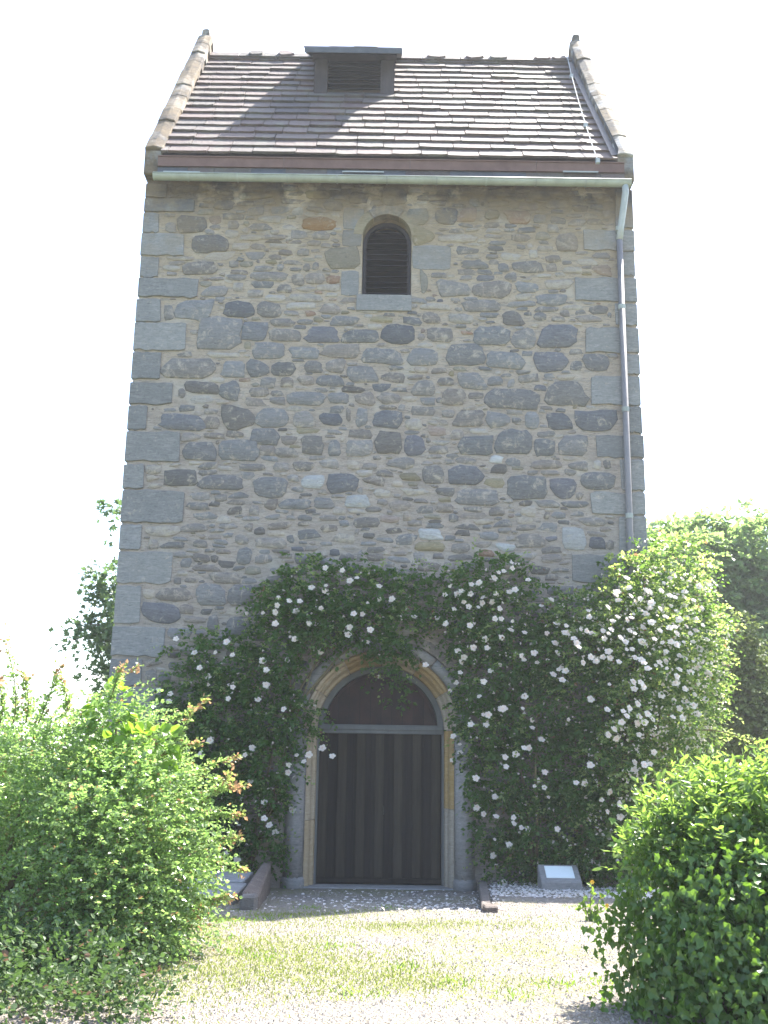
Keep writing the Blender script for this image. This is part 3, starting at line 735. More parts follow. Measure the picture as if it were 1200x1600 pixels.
# downpipe
dp = link('downpipe', None, tower)
p0 = P(977, 293, 13.72); p1 = P(970, 355, 13.90); p2 = P(968, 375, 13.92); p3 = P(986, 880, 13.92); pb = Vector((p3.x+.0, 13.92, .2))
p3 = Vector((p2.x + (p3.x-p2.x), 13.92, p3.z))
mb = MB(); mb.tube([p0 + Vector((0, 0, .03)), p0 + Vector((0, .0, -.08)), p1, p2], .05, 12); mb.build('swan_neck', M['zinc'], dp, smooth=True)
mb = MB(); mb.tube([p2 + Vector((0, 0, .02)), p3, pb], .046, 12); mb.build('pipe', M['pipe'], dp, smooth=True)
for py in (358, 480, 640, 806):
    t_ = (P(975, py, 13.92).z - p2.z)/(p3.z-p2.z); c = p2.lerp(p3, t_)
    mb = MB(); mb.tube([c + Vector((0, 0, -.035)), c + Vector((0, 0, .035))], .054, 12); mb.box(c.x-.01, c.x+.01, 13.93, 14.02, c.z-.01, c.z+.01); mb.build('pipe_clip', M['gutterband'], dp, smooth=False)

# ---- gable parapets with coping stones
for sgn in (-1, 1):
    gp = link('gable_parapet', None, tower)
    xo, xi_ = sgn*(HW+.02), sgn*3.465
    if sgn < 0: yz = [(13.93, 10.15), (13.93, 10.55), (17.2, 15.12), (2*17.2-13.93, 10.55), (2*17.2-13.93, 10.15)]
    else: yz = [(13.93, 10.15), (13.93, 10.62), (14.35, 11.25), (17.2, 15.08), (2*17.2-13.93, 10.55), (2*17.2-13.93, 10.15)]
    mb = MB(); mb.prism(yz, 'x', min(xo, xi_)+.015, max(xo, xi_)-.015); mb.build('gable_wall', [M['mortar']], gp)
    # courses of stone showing on the inner face
    sd = Vector((0, 17.2-13.93, 15.08-10.55)); Ls = sd.length; sd.normalize(); nn = Vector((0, -sd.z, sd.y))
    s = 0.0
    while s < Ls - .05:
        w = rnd.uniform(.42, .78) if sgn < 0 else rnd.uniform(.5, .75); w = min(w, Ls - s)
        if s > Ls-.3: w = Ls-s
        for mirror in (0, 1):
            mb = MB(); th = rnd.uniform(.06, .09); j = .025 if sgn < 0 else .015; ex = rnd.uniform(0, j)
            V = []
            for ss in (s+.005, s+w-.005):
                for X_, h in ((xo + sgn*(.03+ex*.5), -.03), (xi_ - sgn*(.015+ex), -.03+rnd.uniform(-j, 0)), (xi_ - sgn*(.01+ex), th*.8+rnd.uniform(-j, j)*.4), ((xo+xi_)/2, th+.02), (xo + sgn*(.025+ex*.5), th*.9+rnd.uniform(-j, j)*.3)):
                    v = Vector((X_, 13.93, 10.57)) + sd*(ss) + nn*h
                    if sgn > 0: v += nn*(.05*math.exp(-((ss-.9)/.7)**2))
                    if mirror: v.y = 34.4 - v.y
                    V.append(v)
            mb.add(V, [(0, 1, 2, 3, 4), (9, 8, 7, 6, 5)] + [(k, k+5, (k+1) % 5+5, (k+1) % 5) for k in range(5)])
            mb.build('coping_stone', M['coping'] if sgn < 0 else M['L'], gp, bevel=.012)
        # inner facing stones below the coping
        if s > .5:
            mb = MB(); h1 = -.04; h0 = -.24
            c_ = Vector((0, 13.93, 10.57)); xx = xi_ - sgn*.012
            pts = [c_ + sd*(s+.02) + nn*h1, c_ + sd*(s+w*.55) + nn*h1, c_ + sd*(s+w*.5) + nn*h0, c_ + sd*(s+.03) + nn*h0]
            mb.prism([(p.y, p.z) for p in pts], 'x', xi_+sgn*.02, xx); mb.build('facing_stone', M['coping'] if sgn < 0 else M['l'], gp, bevel=.006)
        s += w
    # kneeler at the foot and stub at the apex
    mb = MB(); mb.box(min(xo, xi_)-.02, max(xo, xi_)+.02, 13.86, 14.25, 10.16, 10.56); mb.build('kneeler', M['q'], gp, bevel=.015)
    mb = MB(); cx = (xo+xi_)/2; mb.prism([(cx-.10, 14.9), (cx+.10, 14.9), (cx+.06, 15.28), (cx+.0, 15.30), (cx-.07, 15.27)], 'y', 17.12, 17.3); mb.build('apex_stone', M['coping'], gp, bevel=.008)
# lead flashing strip and lightning wire beside the right gable
mb = MB(); V = [rp(3.36, .05, .06), rp(3.455, .05, .07), rp(3.455, SL-.1, .07), rp(3.36, SL-.1, .06), rp(3.457, .05, .16), rp(3.457, SL-.1, .16)]
mb.add(V[:4], [(0, 1, 2, 3)]); mb.add([V[1], V[4], V[5], V[2]], [(0, 1, 2, 3)])
o = mb.build('flashing', M['lead'], roof)
def on_roof(px, py, h=.09):
    d = RM @ Vector(((px-600)/F, -(py-800)/F, -1)); o0 = rp(0, 0, h)
    t = (o0 - CAMP).dot(sl_n)/d.dot(sl_n); return CAMP + d*t
ws = [on_roof(px, py, .12) for px, py in ((886, 86), (893, 118), (903, 155), (915, 195), (927, 232), (934, 250))]
mb = MB(); mb.tube(ws, .008, 6); mb.build('lightning_wire', M['zinc'], roof)
for q in (ws[1], ws[3], ws[5]):
    mb = MB(); mb.box(q.x-.03, q.x+.03, q.y-.02, q.y+.03, q.z-.05, q.z+.025); mb.build('wire_clip', M['zinc'], roof)

# ---- dormer
dor = link('dormer', None, tower)
DY = 15.72
xa, xb = P(490, 150, DY).x, P(616, 150, DY).x
zb = EZ + (DY-EY)*(RZ-EZ)/(RY-EY)
zt = 13.80
la, lb = P(511, 150, DY).x, P(594, 150, DY).x
for a, b in ((xa, la), (lb, xb)):
    mb = MB(); mb.box(a, b-.002 if a == xa else b, DY, DY+.1, zb-.1, zt); mb.build('post', M['dwood'], dor, bevel=.006)
mb = MB(); mb.box(la, lb, DY+.005, DY+.1, zt-.12, zt); mb.build('lintel', M['dwood'], dor)
mb = MB(); mb.box(la, lb, DY-.005, DY+.1, zb-.1, zb+.05); mb.build('sill', M['lead'], dor)
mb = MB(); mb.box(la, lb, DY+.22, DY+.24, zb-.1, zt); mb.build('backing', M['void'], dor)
zz = zb + .06
while zz < zt - .14:
    mb = MB(); mb.prism([(DY+.0, zz), (DY+.01, zz+.014), (DY+.13, zz+.075), (DY+.12, zz+.06)], 'x', la+.002, lb-.002); mb.build('slat', M['slat'], dor); zz += .088
for s_, x in ((-1, xa), (1, xb)):
    mb = MB(); rs = (RZ-EZ)/(RY-EY); yb = RY
    mb.prism([(DY+.101, zb-.05), (DY+.101, zt), (RY-.05, RZ-.15)], 'x', min(x, x-s_*.03), max(x, x-s_*.03)); mb.build('cheek', M['dwood'], dor)
# slab roof of the dormer sloping back to the ridge
f0 = P(476, 73, 15.38); f1 = P(629, 72, 15.38)
sa = (RZ+.13 - f0.z)/(RY - 15.42)
mb = MB(); mb.prism([(15.38, f0.z-.11), (15.38, f0.z), (RY+.05, RZ+.13), (RY+.05, RZ+.04)], 'x', f0.x, f1.x); mb.build('dormer_roof', M['lead'], dor, bevel=.006)
n = 4
for k in range(n):
    w = (f1.x-f0.x)/n; mb = MB(); e = rnd.uniform(0, .03)
    mb.prism([(15.40-e, f0.z+.003), (15.40-e, f0.z+.03), (RY+.05, RZ+.16), (RY+.05, RZ+.133)], 'x', f0.x + k*w - .02*(k == 0), f0.x + (k+1)*w - .006); mb.build('roof_slate', M['slate'], dor)
mb = MB(); mb.prism([(DY-.02, zt-.05), (DY-.24, f0.z-.055), (DY+.1, f0.z-.06+.1), (DY+.1, zt-.05)], 'x', xa-.03, xb+.03); mb.build('soffit', M['dwood'], dor)

# ============================================================ PLANTS
LIT = dict(
 rose=leaf_mat('rose_leaf', (0.020,0.055,0.014), (0.045,0.10,0.022), (0.20,0.36,0.05), 0.5, 0.25, 0.38),
 rosey=leaf_mat('rose_young_leaf', (0.075,0.13,0.03), (0.13,0.19,0.05), (0.55,0.70,0.18), 0.3, 0.7, 0.5, red=(0.16,0.09,0.04), redf=0.05),
 shrub=leaf_mat('shrub_leaf', (0.07,0.125,0.035), (0.14,0.20,0.065), (0.34,0.58,0.14), 0.27, 0.8, 0.4),
 shruby=leaf_mat('shrub_tip_leaf', (0.12,0.19,0.05), (0.17,0.24,0.07), (0.42,0.64,0.17), 0.28, 0.8, 0.45, red=(0.20,0.13,0.05), redf=0.06),
 shrubr=leaf_mat('shrub_red_tip', (0.12,0.17,0.045), (0.16,0.20,0.06), (0.42,0.52,0.12), 0.32, 0.5, 0.45, red=(0.26,0.15,0.08), redf=0.5),
 vine=leaf_mat('vine_leaf', (0.09,0.17,0.02), (0.12,0.21,0.03), (0.35,0.60,0.05), 0.4, 0.4, 0.5),
 low=leaf_mat('bramble_leaf', (0.03,0.058,0.022), (0.06,0.095,0.035), (0.12,0.22,0.05), 0.5, 0.25, 0.28, red=(0.13,0.08,0.05), redf=0.04),
 ivy=leaf_mat('ivy_leaf', (0.018,0.048,0.018), (0.075,0.145,0.025), (0.20,0.38,0.035), 0.32, 0.4, 0.34, lscale=2.5),
 bright=leaf_mat('privet_leaf', (0.06,0.115,0.028), (0.105,0.175,0.04), (0.32,0.50,0.08), 0.35, 0.5, 0.45),
 treea=leaf_mat('maple_leaf', (0.045,0.085,0.04), (0.075,0.12,0.05), (0.17,0.28,0.08), 0.45, 0.35, 0.35, lscale=0.5),
 treeb=leaf_mat('broadleaf_tree_leaf', (0.06,0.105,0.045), (0.12,0.18,0.07), (0.38,0.56,0.16), 0.35, 0.6, 0.5, lscale=0.6),
 conif=leaf_mat('conifer_leaf', (0.07,0.10,0.03), (0.11,0.14,0.05), (0.22,0.30,0.07), 0.6, 0.2, 0.2, lscale=1.0),
 dark=leaf_mat('understorey_leaf', (0.03,0.055,0.025), (0.05,0.08,0.035), (0.10,0.17,0.05), 0.5, 0.3, 0.3, lscale=0.5),
 grass=leaf_mat('grass_blade', (0.11,0.15,0.03), (0.17,0.20,0.05), (0.28,0.34,0.07), 0.5, 0.3, 0.45),
 weed=leaf_mat('weed_leaf', (0.08,0.15,0.03), (0.12,0.19,0.04), (0.3,0.48,0.06), 0.45, 0.3, 0.45),
)
BARK = plain_mat('bark', (0.09,0.07,0.055), (0.15,0.125,0.10), 10, 0.9, bump=0.01)
TWIG = plain_mat('green_brown_twig', (0.10,0.085,0.045), (0.16,0.12,0.06), 10, 0.8)
def petal_mat(name, c1, c2):
    m, t, b = newmat(name); r = t('NewGeometry').outputs['Random Per Island']; r2 = t('ObjectInfo').outputs['Random']
    t.link(t.mix(t.math('FRACT', t.math('ADD', r, r2)), c1, c2), b.inputs['Base Color']); b.inputs['Roughness'].default_value = 0.6
    tr = t('BsdfTranslucent'); tr.inputs[0].default_value = (0.9, 0.82, 0.78, 1); mx = t('MixShader'); mx.inputs[0].default_value = .5
    t.link(b.outputs[0], mx.inputs[1]); t.link(tr.outputs[0], mx.inputs[2]); t.link(mx.outputs[0], t.n['Material Output'].inputs[0])
    return m
PET = petal_mat('rose_petal', (0.86,0.77,0.72), (0.88,0.85,0.78)); PETC = petal_mat('rose_heart', (0.80,0.58,0.50), (0.82,0.68,0.60))
PETG = petal_mat('fallen_petal', (0.75,0.72,0.74), (0.82,0.80,0.80))
YEL = plain_mat('yellow_petal', (0.75,0.42,0.03), (0.8,0.5,0.05), 10, 0.6)

def unit(v): return v/np.maximum(np.linalg.norm(v, axis=-1, keepdims=True), 1e-9)
def randdir(n): return unit(rng.normal(size=(n, 3)))
SHAPES = {
 'kite': (np.array([[0,0,0],[-.5,.45,.18],[0,1,0],[.5,.45,.18]]), np.array([[0,3,2],[0,2,1]])),
 'oval': (np.array([[0,0,0],[-.42,.28,.12],[-.38,.7,.10],[0,1,-.08],[.38,.7,.10],[.42,.28,.12],[0,.5,-.02]]),
          np.array([[0,6,1],[1,6,2],[2,6,3],[3,6,4],[4,6,5],[5,6,0]])),
 'ivy': (np.array([[0,.42,-.06],[0,0,.0],[-.28,-.08,.05],[-.52,.28,.10],[-.26,.46,.02],[0,1,.06],[.26,.46,.02],[.52,.28,.10],[.28,-.08,.05]]),
         np.array([[0,k,k+1] for k in range(1,8)] + [[0,8,1]])[:, [0,2,1]]),
 'palm': (np.array([[0,.35,-.05],[0,0,0],[-.5,.05,.08],[-.28,.33,0],[-.55,.75,.08],[-.15,.6,0],[0,1.05,.05],[.15,.6,0],[.55,.75,.08],[.28,.33,0],[.5,.05,.08]]),
          np.array([[0,k,k+1] for k in range(1,10)] + [[0,10,1]])[:, [0,2,1]]),
}
def leaf_geo(Pn, D, N, L, W, shape='kite'):
    base, tri = SHAPES[shape]
    D = unit(D); S = unit(np.cross(D, N)); N = np.cross(S, D)
    L = np.broadcast_to(L, len(Pn))[:, None, None]; W = np.broadcast_to(W, len(Pn))[:, None, None]
    V = Pn[:, None, :] + S[:, None, :]*base[None, :, 0:1]*W + D[:, None, :]*base[None, :, 1:2]*L + N[:, None, :]*base[None, :, 2:3]*W
    n, k = len(Pn), len(base)
    Fi = (tri[None] + (np.arange(n)*k)[:, None, None]).reshape(-1, 3)
    return V.reshape(-1, 3), Fi, len(tri)
def leaf_obj(name, sets, mats, parent=None, kind='stuff'):
    """sets: list of (V, F, material index)"""
    Vs, Fs, mi, b = [], [], [], 0
    for V, Fi, m in sets:
        Vs.append(V); Fs.append(Fi + b); b += len(V); mi.append(np.full(len(Fi), m))
    o = link(name, mesh_np(name, np.concatenate(Vs), np.concatenate(Fs), mats, np.concatenate(mi)), parent)
    if kind: o['kind'] = kind
    return o
def sprays(O, D, length, K, leafL, leafW, droop=0.3, spread=0.9, shape='kite', up=0.5, jit=0.35):
    """S shoots from O along D, each with K leaves; returns V,F"""
    S = len(O); length = np.broadcast_to(length, S)[:, None]
    t = np.linspace(0.08, 1, K)[None] + rng.uniform(-.03, .03, (S, K))
    D = unit(D)
    pts = O[:, None] + D[:, None]*(t*length)[..., None]; pts[..., 2] -= (t**2*length*droop)
    tang = np.repeat(D[:, None], K, 1).copy(); tang[..., 2] -= (2*t*droop); tang = unit(tang)
    side = unit(np.cross(tang, np.array([0, 0, 1.0]) + rng.normal(0, .2, (S, K, 3))))
    alt = np.where(np.arange(K) % 2 == 0, 1, -1)[None, :, None]*1.0
    last = (np.arange(K) == K-1)[None, :, None]
    ld = unit(tang*0.6 + side*alt*spread*(1-last) + rng.normal(0, jit, (S, K, 3)))
    nn = unit(rng.normal(0, .55, (S, K, 3)) + np.array([0, 0, up]))
    n = S*K
    sz = rng.uniform(.65, 1.2, n)
    return leaf_geo(pts.reshape(n, 3), ld.reshape(n, 3), nn.reshape(n, 3), leafL*sz, leafW*sz, shape)
def in_clumps(cl, n, shell=0.55):
    """random points in ellipsoid clumps (x,y,z,rx,ry,rz[,weight]) with their outward direction"""
    cl = np.array(cl, float); w = (cl[:, 3]*cl[:, 4]*cl[:, 5])**(2/3.) ; 
    if cl.shape[1] > 6: w = w*cl[:, 6]
    k = rng.choice(len(cl), n, p=w/w.sum()); d = randdir(n); r = rng.uniform(0, 1, n)**(1/3.)
    r = shell + (1-shell)*r
    return cl[k, :3] + d*cl[k, 3:6]*r[:, None], d, k
def limbs(mb, base, tips, r0, r1, n=6, wob=.12):
    for tpt in tips:
        b = Vector(base); t_ = Vector(tpt); mid = b.lerp(t_, .5) + Vector((rnd.gauss(0, wob), rnd.gauss(0, wob), rnd.uniform(0, wob)*2))
        q = [b, b.lerp(mid, .6) + Vector((rnd.gauss(0, wob*.3), 0, 0)), mid, mid.lerp(t_, .5), t_]
        mb.tube(q, [r0, r0*.8, (r0+r1)/2, r1*1.3, r1], n)

# ---------------- climbing roses
def wx(px, py, Y=SH): return P(px, py, Y)
def rose_clumps(lst):
    out = []
    for px, py, rpx, depth, w in lst:
        Y = SH - depth*0.5; p = wx(px, py, Y); r = rpx/118.0
        out.append((p.x, Y, p.z, r, depth*.55, r*.95, w))
    return out
CL_L = rose_clumps([(300,1010,32,.25,.6),(345,1030,45,.4,1),(300,1080,45,.4,1),(350,1110,55,.5,1),(290,1150,50,.5,1),(400,1060,45,.4,1),(420,1110,50,.4,1),(450,1130,38,.4,.8),
 (340,1190,60,.55,1),(420,1190,45,.5,1),(300,1240,60,.55,1),(380,1260,55,.5,1),(430,1240,25,.35,.7),(330,1320,60,.5,1),(400,1330,38,.4,1),(350,1370,40,.4,.8),(265,1190,28,.3,.5),
 (420,940,30,.25,.8),(450,960,50,.4,1),(430,1010,45,.4,1),(480,920,45,.35,1),(520,970,42,.4,1),(540,920,42,.35,.9),(590,930,42,.35,1),(570,975,38,.4,1),(620,985,36,.4,1),(640,935,40,.35,1),
 (600,1010,24,.35,.7),(630,1015,20,.3,.5),(490,985,38,.4,1),(560,890,22,.2,.4),(470,885,28,.2,.4),(485,1120,22,.4,.4),(612,1060,14,.3,.7),(620,1090,15,.1,.6),(600,1040,18,.35,.8),(625,890,22,.2,.3)])
CL_R = rose_clumps([(690,930,42,.35,1),(720,980,36,.4,1),(740,920,42,.35,1),(790,910,40,.35,1),(740,1010,34,.4,1),(760,1060,48,.5,1),(800,970,50,.4,1),(810,1030,55,.5,1),(745,1110,36,.45,1),(770,1140,48,.5,1),
 (830,1110,60,.55,1),(775,1210,45,.5,1),(840,1200,65,.6,1),(780,1280,42,.45,1),(850,1300,65,.6,1),(800,1350,40,.45,1),(880,1360,45,.45,.8),(850,950,36,.35,.7),(870,1010,48,.6,1),
 (905,1090,60,.8,1),(920,1200,65,.9,1),(920,1300,60,.8,1),(960,1350,45,.7,1),(740,880,20,.2,.3),(800,885,14,.2,.5),(730,960,30,.35,.8),(765,890,20,.2,.3),(745,1175,25,.4,.5),(752,1240,18,.3,.5)])
CL_S = rose_clumps([(905,965,36,1.0,1),(920,1010,45,1.2,1),(960,950,45,1.1,1),(1000,920,45,1.1,1),(965,895,24,.9,.6),(985,985,55,1.3,1),(1040,930,45,1.1,1),(1050,985,55,1.3,1),(1090,930,32,1.0,.8),(1095,985,40,1.1,1),
 (1010,1050,60,1.4,1),(1070,1050,52,1.3,1),(1105,1040,30,1.0,.8),(990,1120,60,1.4,1),(1050,1120,55,1.3,1),(1090,1100,38,1.1,.8),(970,1190,55,1.3,1),(1030,1190,55,1.2,1),(1075,1180,32,1.0,.7),(960,1260,50,1.1,1),
 (1010,1260,45,1.1,1),(1060,880,40,.9,.8),(1020,870,30,.9,.7),(950,1330,40,1.0,1),(990,1320,40,1.0,1),(1095,885,18,.7,.5)])
for c in range(len(CL_S)):
    x, y, z, a, b, d, w = CL_S[c]; CL_S[c] = (x, y + .15, z, a, b, d, w)
def front_Y(x, z, cls):
    best = None
    for (cx, cy, cz, a, b, c, w) in cls:
        q = 1 - ((x-cx)/a)**2 - ((z-cz)/c)**2
        if q > 0:
            Y = cy - b*math.sqrt(q)
            if best is None or Y < best: best = Y
    if best is None:
        k = min(cls, key=lambda c: math.hypot(x-c[0], z-c[2]) - c[3]); best = k[1]
    return best
def rosette(seed, R_):
    r_ = random.Random(seed); mb = MB()
    for ring, (n, rr_, h, w) in enumerate(((5, 1.0, .10, .95), (5, .68, .28, .65), (4, .38, .42, .42))):
        for k in range(n):
            a = 2*math.pi*(k + .5*ring)/n + r_.uniform(-.15, .15); c, s = math.cos(a), math.sin(a); q = rr_*r_.uniform(.88, 1.1)
            def pt(rad, side, hh): return ((c*rad - s*side)*R_, (s*rad + c*side)*R_, hh*R_)
            mb.add([pt(.04, 0, 0), pt(q*.55, -w*.5, h*.9), pt(q, -w*.28, h+.10), pt(q, w*.28, h+.06), pt(q*.55, w*.5, h)], [(0, 1, 2, 3, 4)], 0 if ring < 2 else 1)
    me = bpy.data.meshes.new('rose_bloom'); me.from_pydata(mb.v, [], mb.f); me.materials.append(PET); me.materials.append(PETC); me.polygons.foreach_set('material_index', mb.m)
    return me
ROS = [rosette(k, .048) for k in range(4)]
BA = "865,82 945,93 1013,130 980,143 1117,168 868,165 860,190 800,175 645,220 695,237 745,238 640,257 1063,247 1120,230 1178,228 1040,298 998,297 728,285 573,293 628,290 630,345 788,345 495,295 845,270 700,405 720,415 842,475 685,515 970,395 1075,372 570,517 588,560 588,630 252,480 350,478 430,490 402,430 275,550 315,592 315,628 430,640 410,695 548,700 85,655 138,672 133,708 105,745 165,415 323,890 282,952 522,927 488,958 420,985 513,1083 577,1178 730,960 788,957 765,990 693,1005 690,1040 852,927 898,965 1113,592 670,745 157,835 380,1310 400,1420 450,1450 460,1350"
BB = "90,43 247,43 38,880 38,957 63,988 90,1022 172,915 20,1222 795,237 740,12 847,18 890,43 1003,55 1020,155 945,172 975,200 962,222 957,273 938,320 908,358 1100,265 1067,315 1145,235 1080,155 1150,108 1047,385 1065,470 1088,470 1155,443 1008,517 1078,520 925,572 955,610 957,648 918,683 1168,670 1172,715 1030,768 1120,855 1035,905 1065,935 1125,948 1118,1055 1185,1080 1110,1130 1162,1255 440,60 520,130"
BC = """275,45 277,65 247,75 228,80 212,100 158,117 130,123 335,107 52,130 35,160 80,158 95,147 128,157 172,170 168,190 218,155 268,150 288,142 205,185 232,210 67,213 120,203 103,185 155,205 8,243 38,263 215,247 238,247 272,288 125,270 278,255 322,297 238,315 180,320 187,352
 312,380 320,395 322,527 418,178 383,200 438,265 402,298 440,370 405,395 368,405 357,370 432,335 235,570 250,570 315,570 348,612 350,640 383,683 252,745 290,735 320,712 337,712 255,780 372,830 393,855 395,800 358,850 408,890 215,888 147,930 282,963 283,985 310,1000 333,1005
 560,537 620,575 678,580 700,570 690,598 735,600 730,622 775,597 765,590 672,620 645,645 623,665 652,677 735,665 857,602 713,475 740,475 717,500 815,523 868,480 508,838 538,838 560,775 717,793 718,765 755,770 788,728 775,770 663,915 620,942 667,960 693,1000 600,900 628,870 440,1005 480,610
 472,272 478,298 465,298 500,318 510,335 518,350 545,290 565,300 552,218 555,240 525,285 605,290 610,318 625,300 657,240 622,205 660,180 685,330 668,315 690,358 605,385 625,365 630,388 662,402 580,400 560,385 532,405 640,255 745,327 820,333 772,373 808,403 830,400 795,415 832,365 845,280 870,300 905,275 930,330 980,322
 955,357 880,380 865,170 845,100 890,103 672,22 990,57 870,220 910,245 940,250 800,235 760,145 720,185 740,175 960,210 1015,240 1048,350 1057,305 1018,440 980,440 990,445 1015,490 975,537 945,420 890,605 880,570 945,590 990,635 945,655 965,690 940,705 910,715 880,430 870,455
 445,430 470,435 425,448 458,468 455,425 700,135 690,100 705,165 650,160 780,190 810,210 830,240 760,230 780,260 810,290 850,330 900,200 930,180 950,130 975,120 960,95 930,90 990,125 900,150 880,250 850,200 735,210 715,230 690,250 700,290 720,300 750,280 790,320 870,340 920,300 940,290 965,270 985,290 1000,300 900,390 930,400 920,440 950,480 935,520 900,500 860,540 900,550 930,560"""
bl = [(220 + float(a)/3, 860 + float(b)/3) for a, b in (w.split(',') for w in BA.split())] + \
     [(400 + float(a)/3, 960 + float(b)/3) for a, b in (w.split(',') for w in BB.split())] + \
     [(680 + float(a)/2.3077, 860 + float(b)/2.3077) for a, b in (w.split(',') for w in BC.split())]
while sum(1 for q in bl if q[0] >= 660) < 297:
    a_ = rnd.random(); q = (rnd.gauss(1020, 55), rnd.gauss(985, 52)) if a_ < .8 else (rnd.gauss(1040, 35), rnd.gauss(1110, 50))
    if q[0] < 900 or q[0] > 1125: continue
    bl.append(q)
ALLC = CL_L + CL_R + CL_S
def rose_plant(label, cls, dens, test, stems, sunny=None):
    root = thing('climbing_rose', label, 'rose bush')
    cs = cls + (sunny or [])
    root.location = (0, 0, 0)
    n = int(dens*sum(c[3]*c[5]*c[6] for c in cls))
    O, d, k = in_clumps(cls, n, .45); d[:, 1] -= .5
    O[:, 1] = np.minimum(O[:, 1], SH-.02)
    sets = [(*sprays(O, d + np.array([0, 0, .25]), rng.uniform(.08, .22, n), 6, .066, .048, .5, shape='kite')[:2], 0)]
    m = n//6; O, d, k = in_clumps(cls, m, .9); d[:, 1] = -abs(d[:, 1]) - .3
    O[:, 1] = np.minimum(O[:, 1], SH-.02)
    sets.append((*sprays(O, d + np.array([0, 0, .6]), rng.uniform(.12, .38, m), 8, .048, .032, .5)[:2], 1))
    if sunny:
        n2 = int(dens*1.15*sum(c[3]*c[5]*c[6] for c in sunny)); O, d, k = in_clumps(sunny, n2, .5)
        sets.append((*sprays(O, d + np.array([0, 0, .4]), rng.uniform(.1, .28, n2), 6, .055, .038, .5)[:2], 0))
        m = n2//2; O, d, k = in_clumps(sunny, m, .9)
        sets.append((*sprays(O, d + np.array([0, 0, .6]), rng.uniform(.12, .32, m), 8, .056, .040, .5)[:2], 1))
    leaf_obj('foliage', sets, [LIT['rose'], LIT['rosey']], root)
    mb = MB()
    for b, tips in stems: limbs(mb, b, tips, .022, .008, 6, .10)
    mb.build('stems', TWIG, root, smooth=True)
    for px, py in bl:
        if not test(px, py): continue
        p0 = P(px, py, SH-.3); Y = front_Y(p0.x, p0.z, cs) - rnd.uniform(.07, .17)
        sun_z = px > 860 and py < 1120 or px > 1000
        if sun_z: Y -= rnd.uniform(.06, .16)
        Y = min(Y, SH-.1); p = P(px, py, Y); s = rnd.uniform(.75, 1.12)*(.98 if sun_z else .95)
        if rnd.random() < .15: s *= .65
        o = link('rose_bloom', ROS[rnd.randrange(4)], root); o.location = p
        nrm = Vector((rnd.gauss(.15, .4), -1, rnd.gauss(.35, .4))) if not sun_z else Vector((rnd.gauss(.25, .35), -1, rnd.gauss(.6, .3))); o.rotation_euler = nrm.to_track_quat('Z', 'Y').to_euler(); o.scale = (s, s, s)
    # many small buds and half hidden blooms
    V, Fi, mi = [], [], []
    return root
rl = rose_plant('climbing rose with scattered pale blooms left of and over the arched door', CL_L, 1050, lambda px, py: px < 668 and not (px > 655 and py > 930),
     [((-2.3, 13.85, 0.1), [tuple(wx(px, py, 13.8)) for px, py in ((340,1200),(300,1100),(400,1110),(430,1000))]), ((-1.7, 13.85, .1), [tuple(wx(px, py, 13.8)) for px, py in ((420,1250),(450,1120),(480,1000),(520,950))]),
      (tuple(wx(440, 1130, 13.85)), [tuple(wx(px, py, 13.8)) for px, py in ((500,960),(560,950),(620,960))])])
rr_ = rose_plant('climbing rose thick with pale pink blooms at right corner of the tower', CL_R, 1050, lambda px, py: px >= 668 or (px > 655 and py > 930),
     [((2.0, 13.7, .2), [tuple(wx(px, py, 13.7)) for px, py in ((780,1200),(840,1100),(760,1000),(800,950))]), ((2.7, 13.7, .2), [tuple(wx(px, py, 13.6)) for px, py in ((900,1150),(950,1000),(1000,950))]),
      ((3.3, 13.6, .2), [tuple(wx(px, py, 13.6)) for px, py in ((960,1150),(1040,1000),(1080,1050),(1010,900))])], sunny=CL_S)
# long arching shoot reaching right
pts = [P(x, y, 12.6) for x, y in ((1085,1140),(1115,1141),(1140,1146),(1165,1153),(1190,1164),(1215,1180))]
mb = MB(); mb.tube(pts, [.012, .01, .008, .007, .006, .004], 6); mb.build('shoot', TWIG, rr_, smooth=True)
A = np.array([tuple(p) for p in pts]); O = np.concatenate([A[i] + (A[i+1]-A[i])*rng.uniform(0, 1, (14, 1)) for i in range(5)]); d = randdir(len(O))
leaf_obj('shoot_leaves', [(*sprays(O, d, .06, 3, .045, .03)[:2], 0)], [LIT['rosey']], rr_)
# small closed buds all over both roses, uncountable specks of white
for cls, root, n in ((CL_L, rl, 160), (CL_R + CL_S + CL_S + CL_S, rr_, 1300)):
    O, d, k = in_clumps(cls, n, .98); O[:, 1] = np.array([min(front_Y(x, z, cls), SH-.06) for x, y, z in O]) - .02
    V, Fi = [], []; s = []
    for j in range(5):
        dd = unit(d*.3 + randdir(n)*.6 + np.array([0, -.6, .1])); s.append((*leaf_geo(O, dd, randdir(n), rng.uniform(.018, .034, n), .026)[:2], 0))
    leaf_obj('rose_buds', s, [PET], root)

